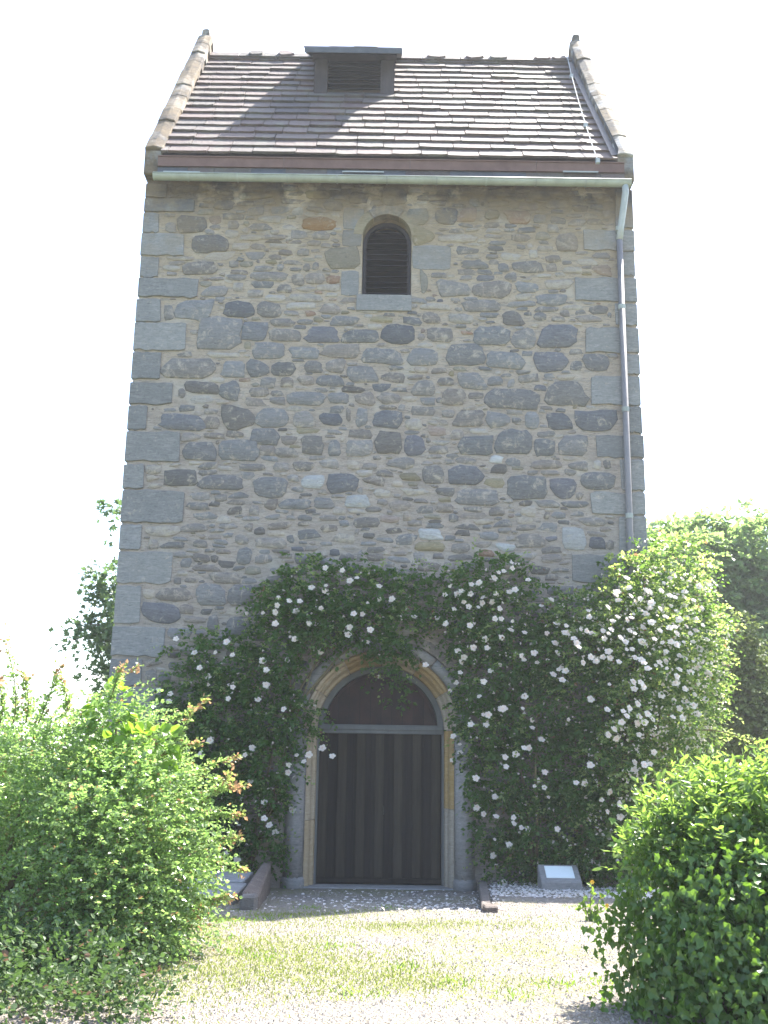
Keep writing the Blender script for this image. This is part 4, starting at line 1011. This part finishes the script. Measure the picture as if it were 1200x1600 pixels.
# ---------------- big shrub in the left foreground
def shrub_left():
    root = thing('arching_shrub', 'tall sunlit small-leaved shrub with arching red-tipped shoots, left foreground', 'shrub')
    cl = []
    for px, py, r, Y in ((40,1235,.45,7.9),(120,1210,.42,7.9),(190,1190,.42,8.0),(30,1330,.6,9.0),(135,1290,.5,7.8),(210,1270,.5,7.7),(270,1300,.42,7.6),(290,1380,.36,7.5),(220,1370,.5,7.5),(140,1400,.55,7.5),(50,1440,.6,8.7),
        (-60,1270,.6,8.2),(-170,1330,.9,8.2),(-90,1420,.7,9.0),(180,1460,.45,7.4),(240,1440,.36,7.4),(80,1520,.4,8.0),(0,1550,.5,8.0),(200,1130,.26,8.0),(160,1540,.34,7.3),(270,1220,.25,7.7),(-20,1190,.36,8.2),(60,1175,.3,8.2),(150,1300,.3,7.3),(240,1250,.3,7.4),(190,1420,.3,7.2)):
        px = px - max(0, px-150)*.38; p = P(px, py, Y); cl.append((p.x, p.y, max(p.z, .3+r*.5), r, r*.9, r*.85))
    n = 6600; O, d, k = in_clumps(cl, n, .35)
    S = [(*sprays(O, d + np.array([.25, -.1, .35]), rng.uniform(.12, .3, n), 9, .037, .028, .35)[:2], 0)]
    n = 3300; O, d, k = in_clumps(cl, n, .9); d = d + np.array([.3, -.2, .35])
    S.append((*sprays(O, d, rng.uniform(.15, .34, n), 13, .033, .024, .3)[:2], 1))
    # long arching shoots with young reddish tips
    mb = MB(); OO = []; DD = []; TT = []
    shoots = [((120,1120),(165,1085),(215,1040)), ((180,1130),(210,1110),(245,1165)), ((210,1150),(270,1130),(320,1095)), ((230,1180),(275,1170),(312,1158)), ((270,1220),(320,1195),(372,1182)), ((280,1250),(340,1232),(372,1228)),
        ((260,1200),(320,1215),(378,1228)), ((300,1290),(340,1270),(372,1272)), ((300,1320),(345,1312),(374,1308)), ((300,1350),(350,1340),(384,1360)), ((280,1400),(320,1410),(352,1405)), ((280,1430),(320,1412),(360,1398)), ((250,1440),(290,1450),(312,1430)),
        ((20,1130),(35,1090),(5,985)), ((60,1130),(80,1080),(95,1040)), ((40,1130),(50,1090),(35,1050)), ((100,1120),(115,1095),(90,1055)), ((170,1100),(180,1070),(190,1040)), ((240,1190),(280,1160),(300,1110)), ((290,1270),(330,1250),(360,1210)), ((0,1130),(10,1100),(-5,1060))]
    for a, b, c in shoots:
        Y = rnd.uniform(7.5, 8.0); A, B, Cc = P(*a, Y), P(*b, Y-.05), P(*c, Y-.1)
        q = [A.lerp(B, t)*(1-t) + B.lerp(Cc, t)*t for t in (0, .2, .4, .6, .8, 1)]
        mb.tube(q, [.006, .005, .005, .004, .003, .002], 5)
        for i in range(5):
            for _ in range(11): OO.append(tuple(q[i].lerp(q[i+1], rnd.random()))); DD.append(tuple((q[i+1]-q[i]).normalized())); TT.append(i)
    OO, DD = np.array(OO), np.array(DD)
    TT = np.array(TT)
    for sel, mt in ((TT < 4, 1), (TT >= 4, 3)):
        S.append((*sprays(OO[sel], DD[sel] + rng.normal(0, .7, DD[sel].shape), rng.uniform(.02, .06, sel.sum()), 3, .038, .027, .1)[:2], mt))
    # a broad-leaved climber threading the top
    vc = [(*P(205, 1180, 7.6), .30, .15, .16), (*P(175, 1110, 7.8), .13, .1, .2), (*P(235, 1160, 7.6), .2, .12, .1)]
    n = 170; O, d, k = in_clumps(vc, n, .8); S.append((*leaf_geo(O, d + np.array([0, -.3, -.3]), unit(rng.normal(0, .4, (n, 3)) + np.array([0, -.6, .8])), rng.uniform(.07, .12, n), .08, 'oval')[:2], 2))
    leaf_obj('foliage', S, [LIT['shrub'], LIT['shruby'], LIT['vine'], LIT['shrubr']], root)
    limbs(mb, (-2.9, 7.9, .25), [(c[0], c[1], c[2]) for c in cl[:14]], .03, .01, 6, .15)
    limbs(mb, (-2.2, 7.7, .28), [(c[0], c[1], c[2]) for c in cl[4:20]], .028, .008, 6, .12)
    mb.build('stems', TWIG, root, smooth=True)
shrub_left()
def low_plant():
    root = thing('bramble', 'low bluish-green leafy plant at bottom left below the tall arching shrub', 'plant')
    cl = []
    for px, py, r, Y in ((30,1590,.32,6.6),(110,1600,.30,6.5),(180,1590,.22,6.6),(20,1520,.22,6.8),(30,1625,.25,5.9),(110,1630,.22,5.8),(180,1625,.16,5.9),(-60,1620,.3,6.0),(225,1650,.12,5.9),(-60,1560,.4,6.7),(80,1540,.2,6.8),(215,1610,.16,6.6)):
        p = P(px, py, Y); cl.append((p.x, p.y, max(.32, p.z), r, r, r*.8))
    n = 1900; O, d, k = in_clumps(cl, n, .4)
    S = [(*sprays(O, d + np.array([0, -.2, .7]), rng.uniform(.1, .3, n), 6, .040, .030, .3, shape='oval')[:2], 0)]
    leaf_obj('foliage', S, [LIT['low']], root)
    mb = MB(); limbs(mb, (-2.3, 6.7, .2), [(c[0], c[1], c[2]) for c in cl], .012, .004, 5, .05); mb.build('stems', TWIG, root)
low_plant()

# ---------------- ivy mound with a leafy shrub on top, right foreground
def ivy_right():
    root = thing('ivy_hedge', 'dark ivy-covered mound filling the bottom right corner', 'ivy')
    cl = []
    for px, py, r, Y in ((1040,1330,.30,6.4),(1120,1330,.4,6.3),(1200,1330,.5,6.3),(1010,1400,.28,6.3),(1080,1420,.42,6.1),(1180,1430,.5,6.0),(1000,1480,.30,6.2),(1060,1520,.42,6.0),(1150,1540,.5,5.9),(1030,1590,.32,6.1),(1100,1620,.42,5.9),(1250,1450,.6,6.1),
        (1290,1560,.7,6.0),(1340,1380,.6,6.3),(1200,1620,.5,5.9),(985,1560,.18,6.2)):
        px = px + max(0, 1130-px)*.36; p = P(px, py, Y); cl.append((p.x, p.y, max(.3+r*.3, p.z), r, r, r*.9))
    # wooden core so that the mound is not hollow
    mb = MB(); limbs(mb, (2.6, 6.4, .2), [(c[0], c[1]+.1, c[2]) for c in cl], .04, .015, 6, .1); mb.build('stems', BARK, root)
    n = 15000; O, d, k = in_clumps(cl, n, .72)
    dn = unit(d*np.array([1, 1, .6]) + rng.normal(0, .55, (n, 3)) + np.array([0, -.1, .25]))
    dd = unit(np.cross(dn, rng.normal(size=(n, 3))) * .9 + np.array([0, 0, -1.0]))
    sz = rng.uniform(.024, .062, n)
    V, Fi, kf = leaf_geo(O, dd, dn, sz, sz*1.0, 'ivy')
    # the 280 leaves that show largest: nearest the camera on the outer face
    tocam = unit(np.array([0, 0, 1.7]) - O); f = (dn*tocam).sum(1) + (d*tocam).sum(1)*1.2 - np.linalg.norm(O[:, :2], axis=1)*.35 + sz*12
    cc = np.array(cl)
    q = np.linalg.norm((O[:, None] - cc[None, :, :3])/(cc[None, :, 3:6]*.92), axis=2).min(1); f = np.where(q < 1, -9, f)
    top = np.argsort(-f)[:280]; keep = np.ones(n, bool); keep[top] = False
    Fk = Fi.reshape(n, kf, 3)[keep].reshape(-1, 3)
    S = [(V, Fk, 0)]
    # trailing ivy at the ragged left edge
    m = 260; e = np.array([tuple(P(x, y, 6.2)) for x, y in ((985,1300),(995,1340),(975,1400),(960,1440),(955,1470),(965,1520),(955,1560),(985,1360),(965,1420),(945,1450),(960,1590))]); O2 = e[rng.integers(0, len(e), m)] + rng.normal(0, .06, (m, 3))
    sz2 = rng.uniform(.025, .05, m)
    S.append((*leaf_geo(O2, rng.normal(0, .5, (m, 3)) + np.array([0, 0, -1]), rng.normal(0, .5, (m, 3)) + np.array([0, -1, .3]), sz2, sz2, 'ivy')[:2], 0))
    leaf_obj('ivy_mass', S, [LIT['ivy']], root)
    bme = []
    for j in range(4):
        V1, F1, _ = leaf_geo(np.zeros((1, 3)), np.array([[0, 1.0, 0]]), np.array([[.0, 0.0, 1.0]]), .05, .05*(0.85+.1*j), 'ivy'); bme.append(mesh_np('ivy_leaf', V1, F1, [LIT['ivy']]))
    for i in top:
        D = Vector(dd[i]).normalized(); N_ = Vector(dn[i]); X_ = D.cross(N_).normalized(); N_ = X_.cross(D)
        o = link('ivy_leaf', bme[i % 4], root); s = sz[i]/.05
        o.matrix_world = Matrix.Translation(Vector(O[i])) @ Matrix((X_*s, D*s, N_*s)).transposed().to_4x4()
    r2 = thing('leafy_shrub', 'bright green privet-like shrub growing out of the top of the ivy mound', 'shrub')
    cl2 = []
    for px, py, r, Y in ((1030,1240,.20,6.5),(1090,1220,.26,6.4),(1160,1210,.28,6.4),(1230,1200,.34,6.4),(1010,1290,.16,6.4),(1070,1280,.26,6.3),(1150,1270,.3,6.2),(1220,1280,.34,6.2),(1300,1240,.4,6.4),(1110,1310,.2,6.1)):
        px = px + max(0, 1150-px)*.16; py = py + 55; r *= .9; p = P(px, py, Y); cl2.append((p.x, p.y, p.z, r, r, r*.8))
    n = 1100; O, d, k = in_clumps(cl2, n, .4)
    leaf_obj('foliage', [(*sprays(O, d + np.array([-.1, -.1, .8]), rng.uniform(.12, .26, n), 9, .060, .025, .15, shape='oval', spread=1.0)[:2], 0)], [LIT['bright']], r2)
    mb = MB(); limbs(mb, (2.6, 6.5, .9), [(c[0], c[1], c[2]) for c in cl2], .014, .004, 5, .06); mb.build('stems', TWIG, r2)
ivy_right()

# ---------------- trees behind
def tree(name, label, base, trunk_h, r0, cl, mat_, leaf, n, shape, lim, group=None, kl=5, cat='tree', shell=.5):
    root = thing(name, label, cat, group); root.location = base; bx, by, bz = base
    mb = MB(); top = Vector((base[0] + rnd.gauss(0, .2), base[1], base[2] + trunk_h))
    mb.tube([Vector(base) - Vector((0, 0, .3)), Vector(base).lerp(top, .3) + Vector((rnd.gauss(0, .08), 0, 0)), Vector(base).lerp(top, .7), top], [r0*1.25, r0, r0*.8, r0*.55], 10)
    mb.v = [(v[0]-bx, v[1]-by, v[2]-bz) for v in mb.v]; mb.build('trunk', BARK, root, smooth=True)
    mb = MB(); limbs(mb, tuple(top - Vector((0, 0, .4))), [(c[0], c[1], c[2]) for c in cl[:lim]], r0*.4, r0*.08, 6, .35)
    mb.v = [(v[0]-bx, v[1]-by, v[2]-bz) for v in mb.v]; mb.build('limbs', BARK, root, smooth=True)
    O, d, k = in_clumps(cl, n, shell); O = O - np.array(base)
    V, Fi, _ = sprays(O, d + np.array([0, 0, .2]), rng.uniform(1.2, 3.2, n)*leaf, kl, leaf, leaf*.8, .35, shape=shape)
    leaf_obj('crown', [(V, Fi, 0)], [mat_], root)
    return root
def pcl(lst, dx=0):
    out = []
    for px, py, r, Y in lst:
        p = P(px, py, Y); out.append((p.x, p.y, p.z, r, r, r*.8))
    return out
YA = 24
tree('maple_tree', 'maple tree with lobed leaves showing past the left edge of the tower', (-5.6, 27, 0.05), 4.5, .22,
     pcl([(186,798,.18,YA),(170,905,.26,YA),(152,925,.14,YA),(115,1000,.12,YA),(160,940,.15,YA),(188,945,.35,YA),(125,985,.14,YA),(148,1000,.2,YA),(192,1005,.35,YA+.5),(155,1060,.16,YA),(220,960,.5,YA+1.5),(240,880,.6,YA+2),(260,1000,1.0,YA+2),(140,975,.12,YA),(188,1075,.2,YA),(280,930,1.1,YA+3),(172,1030,.15,YA)]),
     LIT['treea'], .17, 2100, 'palm', 14, 'trees behind the tower')
YB = 30
tree('broadleaf_tree', 'tall round-crowned pale green tree behind right corner of the tower', (10.2, 32, 0.05), 5.5, .35,
     pcl([(1035,850,.5,YB),(1060,835,.4,YB),(1085,840,.5,YB),(1112,832,.4,YB),(1130,850,.55,YB),(1155,815,.4,YB),(1100,870,.5,YB-1.2),(1050,880,.55,YB-1.2),(1140,890,.55,YB-1.2),(1080,910,.6,YB-1.3),(1120,935,.6,YB-1.3),(1110,890,1.1,YB),(1050,900,1.0,YB),(1020,880,.8,YB+1),(1000,870,.8,YB+2),(1160,880,.9,YB),(1080,950,1.3,YB),(1150,950,1.2,YB),(1020,960,1.4,YB+1),(1100,1030,1.4,YB+.5),(1040,1060,1.5,YB+1),(1120,870,.6,YB-.8),(1070,870,.6,YB-.8)]),
     LIT['treeb'], .21, 5600, 'kite', 16, 'trees behind the tower', 5, shell=.8)
tree('broadleaf_tree', 'darker leafy tree at the right edge of the picture, overlapping the pale one', (14.6, 30, 0.05), 5.0, .32,
     pcl([(1190,860,.8,YB-1),(1215,850,1.0,YB-1),(1180,920,1.0,YB-1),(1230,930,1.4,YB-1),(1195,990,1.2,YB-1),(1180,1060,1.3,YB),(1240,1050,1.6,YB),(1290,960,1.7,YB),(1170,1110,1.2,YB)]),
     LIT['treeb'], .17, 3600, 'kite', 9, 'trees behind the tower', 6)
# conifer
cc = []
for i in range(9):
    f = i/8.; p = P(1163, 985 + f*165, 20); r = .14 + .5*f; cc.append((p.x, 20, p.z, r, r, .26))
p = P(1163, 1175, 20)
tree('young_conifer', 'small pointed conifer standing before the darker trees on the right', (p.x, 20, 0.05), 3.4, .09, cc, LIT['conif'], .10, 1500, 'kite', 5, kl=6, shell=.3)
# dark understorey hedge on the right
r = thing('understorey_hedge', 'dark shaded hedge of bushes below the trees on the right', 'hedge'); hc = []
for i in range(14):
    px = 1000 + i*26; p = P(px, 1120 + rnd.uniform(-15, 25), 23 + rnd.uniform(-1, 1)); hc.append((p.x, p.y, max(1.0, p.z-.4), .9, .9, 1.0)); hc.append((p.x, p.y, .8, 1.0, 1.0, 1.0))
O, d, k = in_clumps(hc, 5200, .4); leaf_obj('foliage', [(*sprays(O, d + np.array([0, 0, .3]), rng.uniform(.2, .5, len(O)), 5, .12, .08)[:2], 0)], [LIT['dark']], r)
mb = MB(); limbs(mb, (9.0, 23, .0), [c[:3] for c in hc[:6]], .05, .02); limbs(mb, (12.0, 23, .0), [c[:3] for c in hc[14:22]], .05, .02); mb.build('stems', BARK, r)
# far meadow hedge on the horizon
r = thing('field_hedge', 'distant low hedgerow along the meadow horizon', 'hedge'); hc = []
for i in range(60):
    x = -70 + i*2.4
    if -7 < x < 7: continue
    hc.append((x + rnd.uniform(-.5, .5), 72 + rnd.uniform(-1, 1), 1.0 + rnd.uniform(0, .6), 1.8, 1.5, 1.5))
O, d, k = in_clumps(hc, 4000, .6); leaf_obj('foliage', [(*sprays(O, d, rng.uniform(.4, .9, len(O)), 5, .35, .28)[:2], 0)], [LIT['dark']], r)

# ============================================================ SMALL THINGS ON THE GROUND
def gp(px, py):
    """where the photograph's ray meets the ground"""
    d = RM @ Vector(((px-600)/F, -(py-800)/F, -1)); t = 2.0
    for _ in range(60):
        q = CAMP + d*t; h = q.z - float(gz(q.x, q.y)); t += h/(-d.z)*.7
    return CAMP + d*t
def kerb(label, pa, pb, w, h, k='kerb'):
    a, b = pa, pb; root = thing('kerb_stone', label, 'kerb', 'kerb stones beside the sunken doorway'); root.location = (0, 0, 0)
    dx, dy = b[0]-a[0], b[1]-a[1]; L = math.hypot(dx, dy); nx, ny = -dy/L*w/2, dx/L*w/2
    return root, nx, ny
def block(name, poly, z0, z1, mat_, parent, bev=.012, tilt=0):
    mb = MB(); n = len(poly); V = [(x, y, z0(x, y) if callable(z0) else z0) for x, y in poly] + [(x, y, z1(x, y) if callable(z1) else z1) for x, y in poly]
    mb.add(V, [tuple(range(n)), tuple(range(2*n-1, n-1, -1))] + [(i, i+n, (i+1) % n + n, (i+1) % n) for i in range(n)]); return mb.build(name, mat_, parent, bevel=bev)
kr = thing('kerb_stone', 'long low kerb with brown end block right of the doorway', 'kerb', None)
gx = lambda x, y: float(gz(x, y))
block('kerb', [(1.27, 13.80), (1.38, 13.80), (1.13, 10.82), (1.03, 10.8)], -.1, lambda x, y: gx(x+.4, y)+.02, M['kerb'], kr)
block('end_block', [(1.035, 10.79), (1.17, 10.83), (1.17, 10.60), (1.04, 10.56)], .0, .27, M['kerb'], kr)
kl = thing('kerb_stone', 'upright dark kerb stone leaning at left edge of the doorway', 'kerb', None)
block('kerb', [(-1.48, 13.8), (-1.37, 13.8), (-1.20, 10.9), (-1.36, 10.8)], -.1, lambda x, y: .30 + (.05 if x < -1.3 else 0), M['kerb'], kl, .02)
block('end_block', [(-1.36, 10.78), (-1.20, 10.86), (-1.20, 10.64), (-1.35, 10.6)], .0, .33, M['kerb'], kl, .02)
fl = thing('paving', 'pale flagstone slab between the left kerb and the arching shrub', 'paving')
for i, (x0, x1, y0, y1) in enumerate(((-1.50, -2.15, 11.2, 12.4), (-2.17, -2.9, 11.1, 12.4), (-1.55, -2.3, 12.42, 13.4), (-2.32, -3.0, 12.42, 13.4))):
    block('slab', [(x1, y0), (x0, y0 + .05), (x0, y1), (x1, y1)], .0, .24 + .008*i, M['flag'], fl)
pq = thing('memorial_stone', 'small sloping grey stone with white plate in front of the right rose', 'memorial')
b0 = P(878, 1386, 12.95); bx, by, bz = b0.x, 12.95, gx(b0.x, 12.95)
mb = MB(); hw_ = .245; mb.prism([(by, bz-.05), (by, bz+.10), (by+.30, bz+.27), (by+.34, bz-.05)], 'x', bx-hw_, bx+hw_); mb.build('stone', M['shaft'], pq, bevel=.012)
mb = MB(); s_ = .17/.30; mb.prism([(by+.06, bz+.10+.06*s_+.002), (by+.06, bz+.10+.06*s_+.012), (by+.25, bz+.10+.25*s_+.012), (by+.25, bz+.10+.25*s_+.002)], 'x', bx-.17, bx+.17); mb.build('plate', M['plate'], pq)
# fallen petals
n = 4600; X = rng.uniform(-1.4, 3.8, n); Y = np.where(X < 1.3, rng.uniform(10.2, 13.9, n), rng.uniform(11.9, 13.9, n))
prob = np.where(X < 1.3, .06 + .36*np.clip((X+1.4)/2.8, 0, 1)*np.clip(1.4-abs(Y-12.2)/1.6, 0, 1), .95); kp = rng.uniform(size=n) < prob; X, Y = X[kp], Y[kp]; n = len(X)
O = np.stack([X, Y, gz(X, Y) + .008], -1)
V, Fi, _ = leaf_geo(O, np.concatenate([rng.normal(size=(n, 2)), rng.normal(0, .15, (n, 1))], 1), np.concatenate([rng.normal(0, .25, (n, 2)), np.ones((n, 1))], 1), rng.uniform(.022, .055, n), .042)
o = leaf_obj('fallen_petals', [(V, Fi, 0)], [PETG]); 
# loose pebbles on the path
n = 32000; X = rng.uniform(-2.6, 3.4, n); Y = 5.4 + 8.3*rng.uniform(0, 1, n)**1.3; s = rng.uniform(.006, .017, n)
octv = np.array([[1,0,0],[0,1,0],[-1,0,0],[0,-1,0],[0,0,.7]]); V = (np.stack([X, Y, gz(X, Y)-.001], -1)[:, None] + octv[None]*s[:, None, None]*rng.uniform(.6, 1.3, (n, 5, 1))).reshape(-1, 3)
ft = np.array([[0,1,4],[1,2,4],[2,3,4],[3,0,4]]); Fi = (ft[None] + (np.arange(n)*5)[:, None, None]).reshape(-1, 3)
PEB = plain_mat('pebble', (0.17,0.15,0.13), (0.26,0.235,0.205), 30, 0.85, hi=.22, bump=.001)
o = link('loose_gravel', mesh_np('loose_gravel', V, Fi, [PEB])); o['kind'] = 'stuff'
# grass tufts in patches
def fbm(x, y):
    v = 0
    for k, (fx, fy, ph) in enumerate(((.9, .5, 0), (1.7, 1.9, 2.1), (3.3, 2.7, 4.0), (6.1, 5.3, 1.0))): v = v + np.sin(x*fx+ph+np.sin(y*fy+ph))*np.cos(y*fy*1.1-ph)/(1+k*.6)
    return v
n = 130000; X = rng.uniform(-3.2, 3.2, n); Y = rng.uniform(5.5, 10.6, n)
pr = np.clip(fbm(X, Y)*.6 + .35, 0.015, 1)*np.clip((1.6 - X)/1.5, .04, 1)*np.clip((Y-5.6)/.8, .25, 1) + .6*np.exp(-((X-.35)/.9)**2 - ((Y-6.75)/.3)**2) + .5*np.exp(-((X+.1)/1.4)**2 - ((Y-8.9)/.3)**2)
kp = rng.uniform(size=n) < pr*.62; X, Y = X[kp], Y[kp]; n = len(X)
O = np.stack([X, Y, gz(X, Y)-.003], -1); D = np.concatenate([rng.normal(0, .5, (n, 2)), np.ones((n, 1))], 1)
V, Fi, _ = leaf_geo(O, D, randdir(n), rng.uniform(.012, .036, n), .007)
# denser tufts
tc = [(P(px, py, 1), 0) for px, py in ()]
tuf = [gp(px, py) for px, py in ((628,1512),(720,1540),(382,1490),(410,1500),(870,1540),(805,1560),(520,1480),(905,1418),(560,1555),(940,1535),(600,1420),(480,1420),(420,1436),(350,1442),(300,1448),(380,1440))]
O2 = np.concatenate([np.array([tuple(q)]*45) + np.concatenate([rng.normal(0, .08, (45, 2)), np.zeros((45, 1))], 1) for q in tuf]); n2 = len(O2)
V2, F2, _ = leaf_geo(O2, np.concatenate([rng.normal(0, .6, (n2, 2)), np.ones((n2, 1))], 1), randdir(n2), rng.uniform(.02, .05, n2), .010)
leaf_obj('grass_patches', [(V, Fi, 0), (V2, F2, 1)], [LIT['grass'], LIT['weed']])
# yellow-flowered weed before the right rose
w = thing('yellow_flower_plant', 'small leafy weed with yellow flowers on gravel by the memorial stone', 'plant')
q = gp(921, 1440); mb = MB(); tips = [P(px, py, q.y + .05) for px, py in ((925,1378),(912,1395),(940,1400),(905,1410),(948,1415))]
limbs(mb, tuple(q), [tuple(t_) for t_ in tips], .005, .003, 5, .02); mb.build('stems', TWIG, w)
O = np.concatenate([np.array([tuple(q.lerp(t_, f))]*3) for t_ in tips for f in (.15, .3, .5, .7, .9)]); n = len(O)
leaf_obj('leaves', [(*leaf_geo(O, randdir(n) + np.array([0, -.2, .2]), randdir(n) + np.array([0, -.5, .5]), rng.uniform(.04, .075, n), .035, 'oval')[:2], 0)], [LIT['weed']], w)
for t_ in (tips[0], tips[2], tips[4]):
    V, Fi, _ = leaf_geo(np.array([tuple(t_)]*6), np.array([[math.cos(a), -.4, math.sin(a)] for a in np.arange(6)*1.047]), np.array([[0, -1.0, 0]]*6), .026, .018); link('flower', mesh_np('flower', V, Fi, [YEL]), w)

# ============================================================ VEILING GLARE
def glare_veil():  # added volume box that imitates veiling glare in the lens
    mb = MB(); mb.box(-640, 640, -640, 640, -1.2, 17.5)
    m = bpy.data.materials.new('glare_veil'); m.use_nodes = True; t = m.node_tree; t.nodes.remove(t.nodes['Principled BSDF'])
    v = t.nodes.new('ShaderNodeVolumePrincipled'); v.inputs['Color'].default_value = (.93, .96, 1, 1); v.inputs['Density'].default_value = 0.0011; v.inputs['Anisotropy'].default_value = 0.2
    t.links.new(v.outputs[0], t.nodes['Material Output'].inputs['Volume'])
    o = mb.build('glare_veil', m); o['kind'] = 'stuff'
glare_veil()
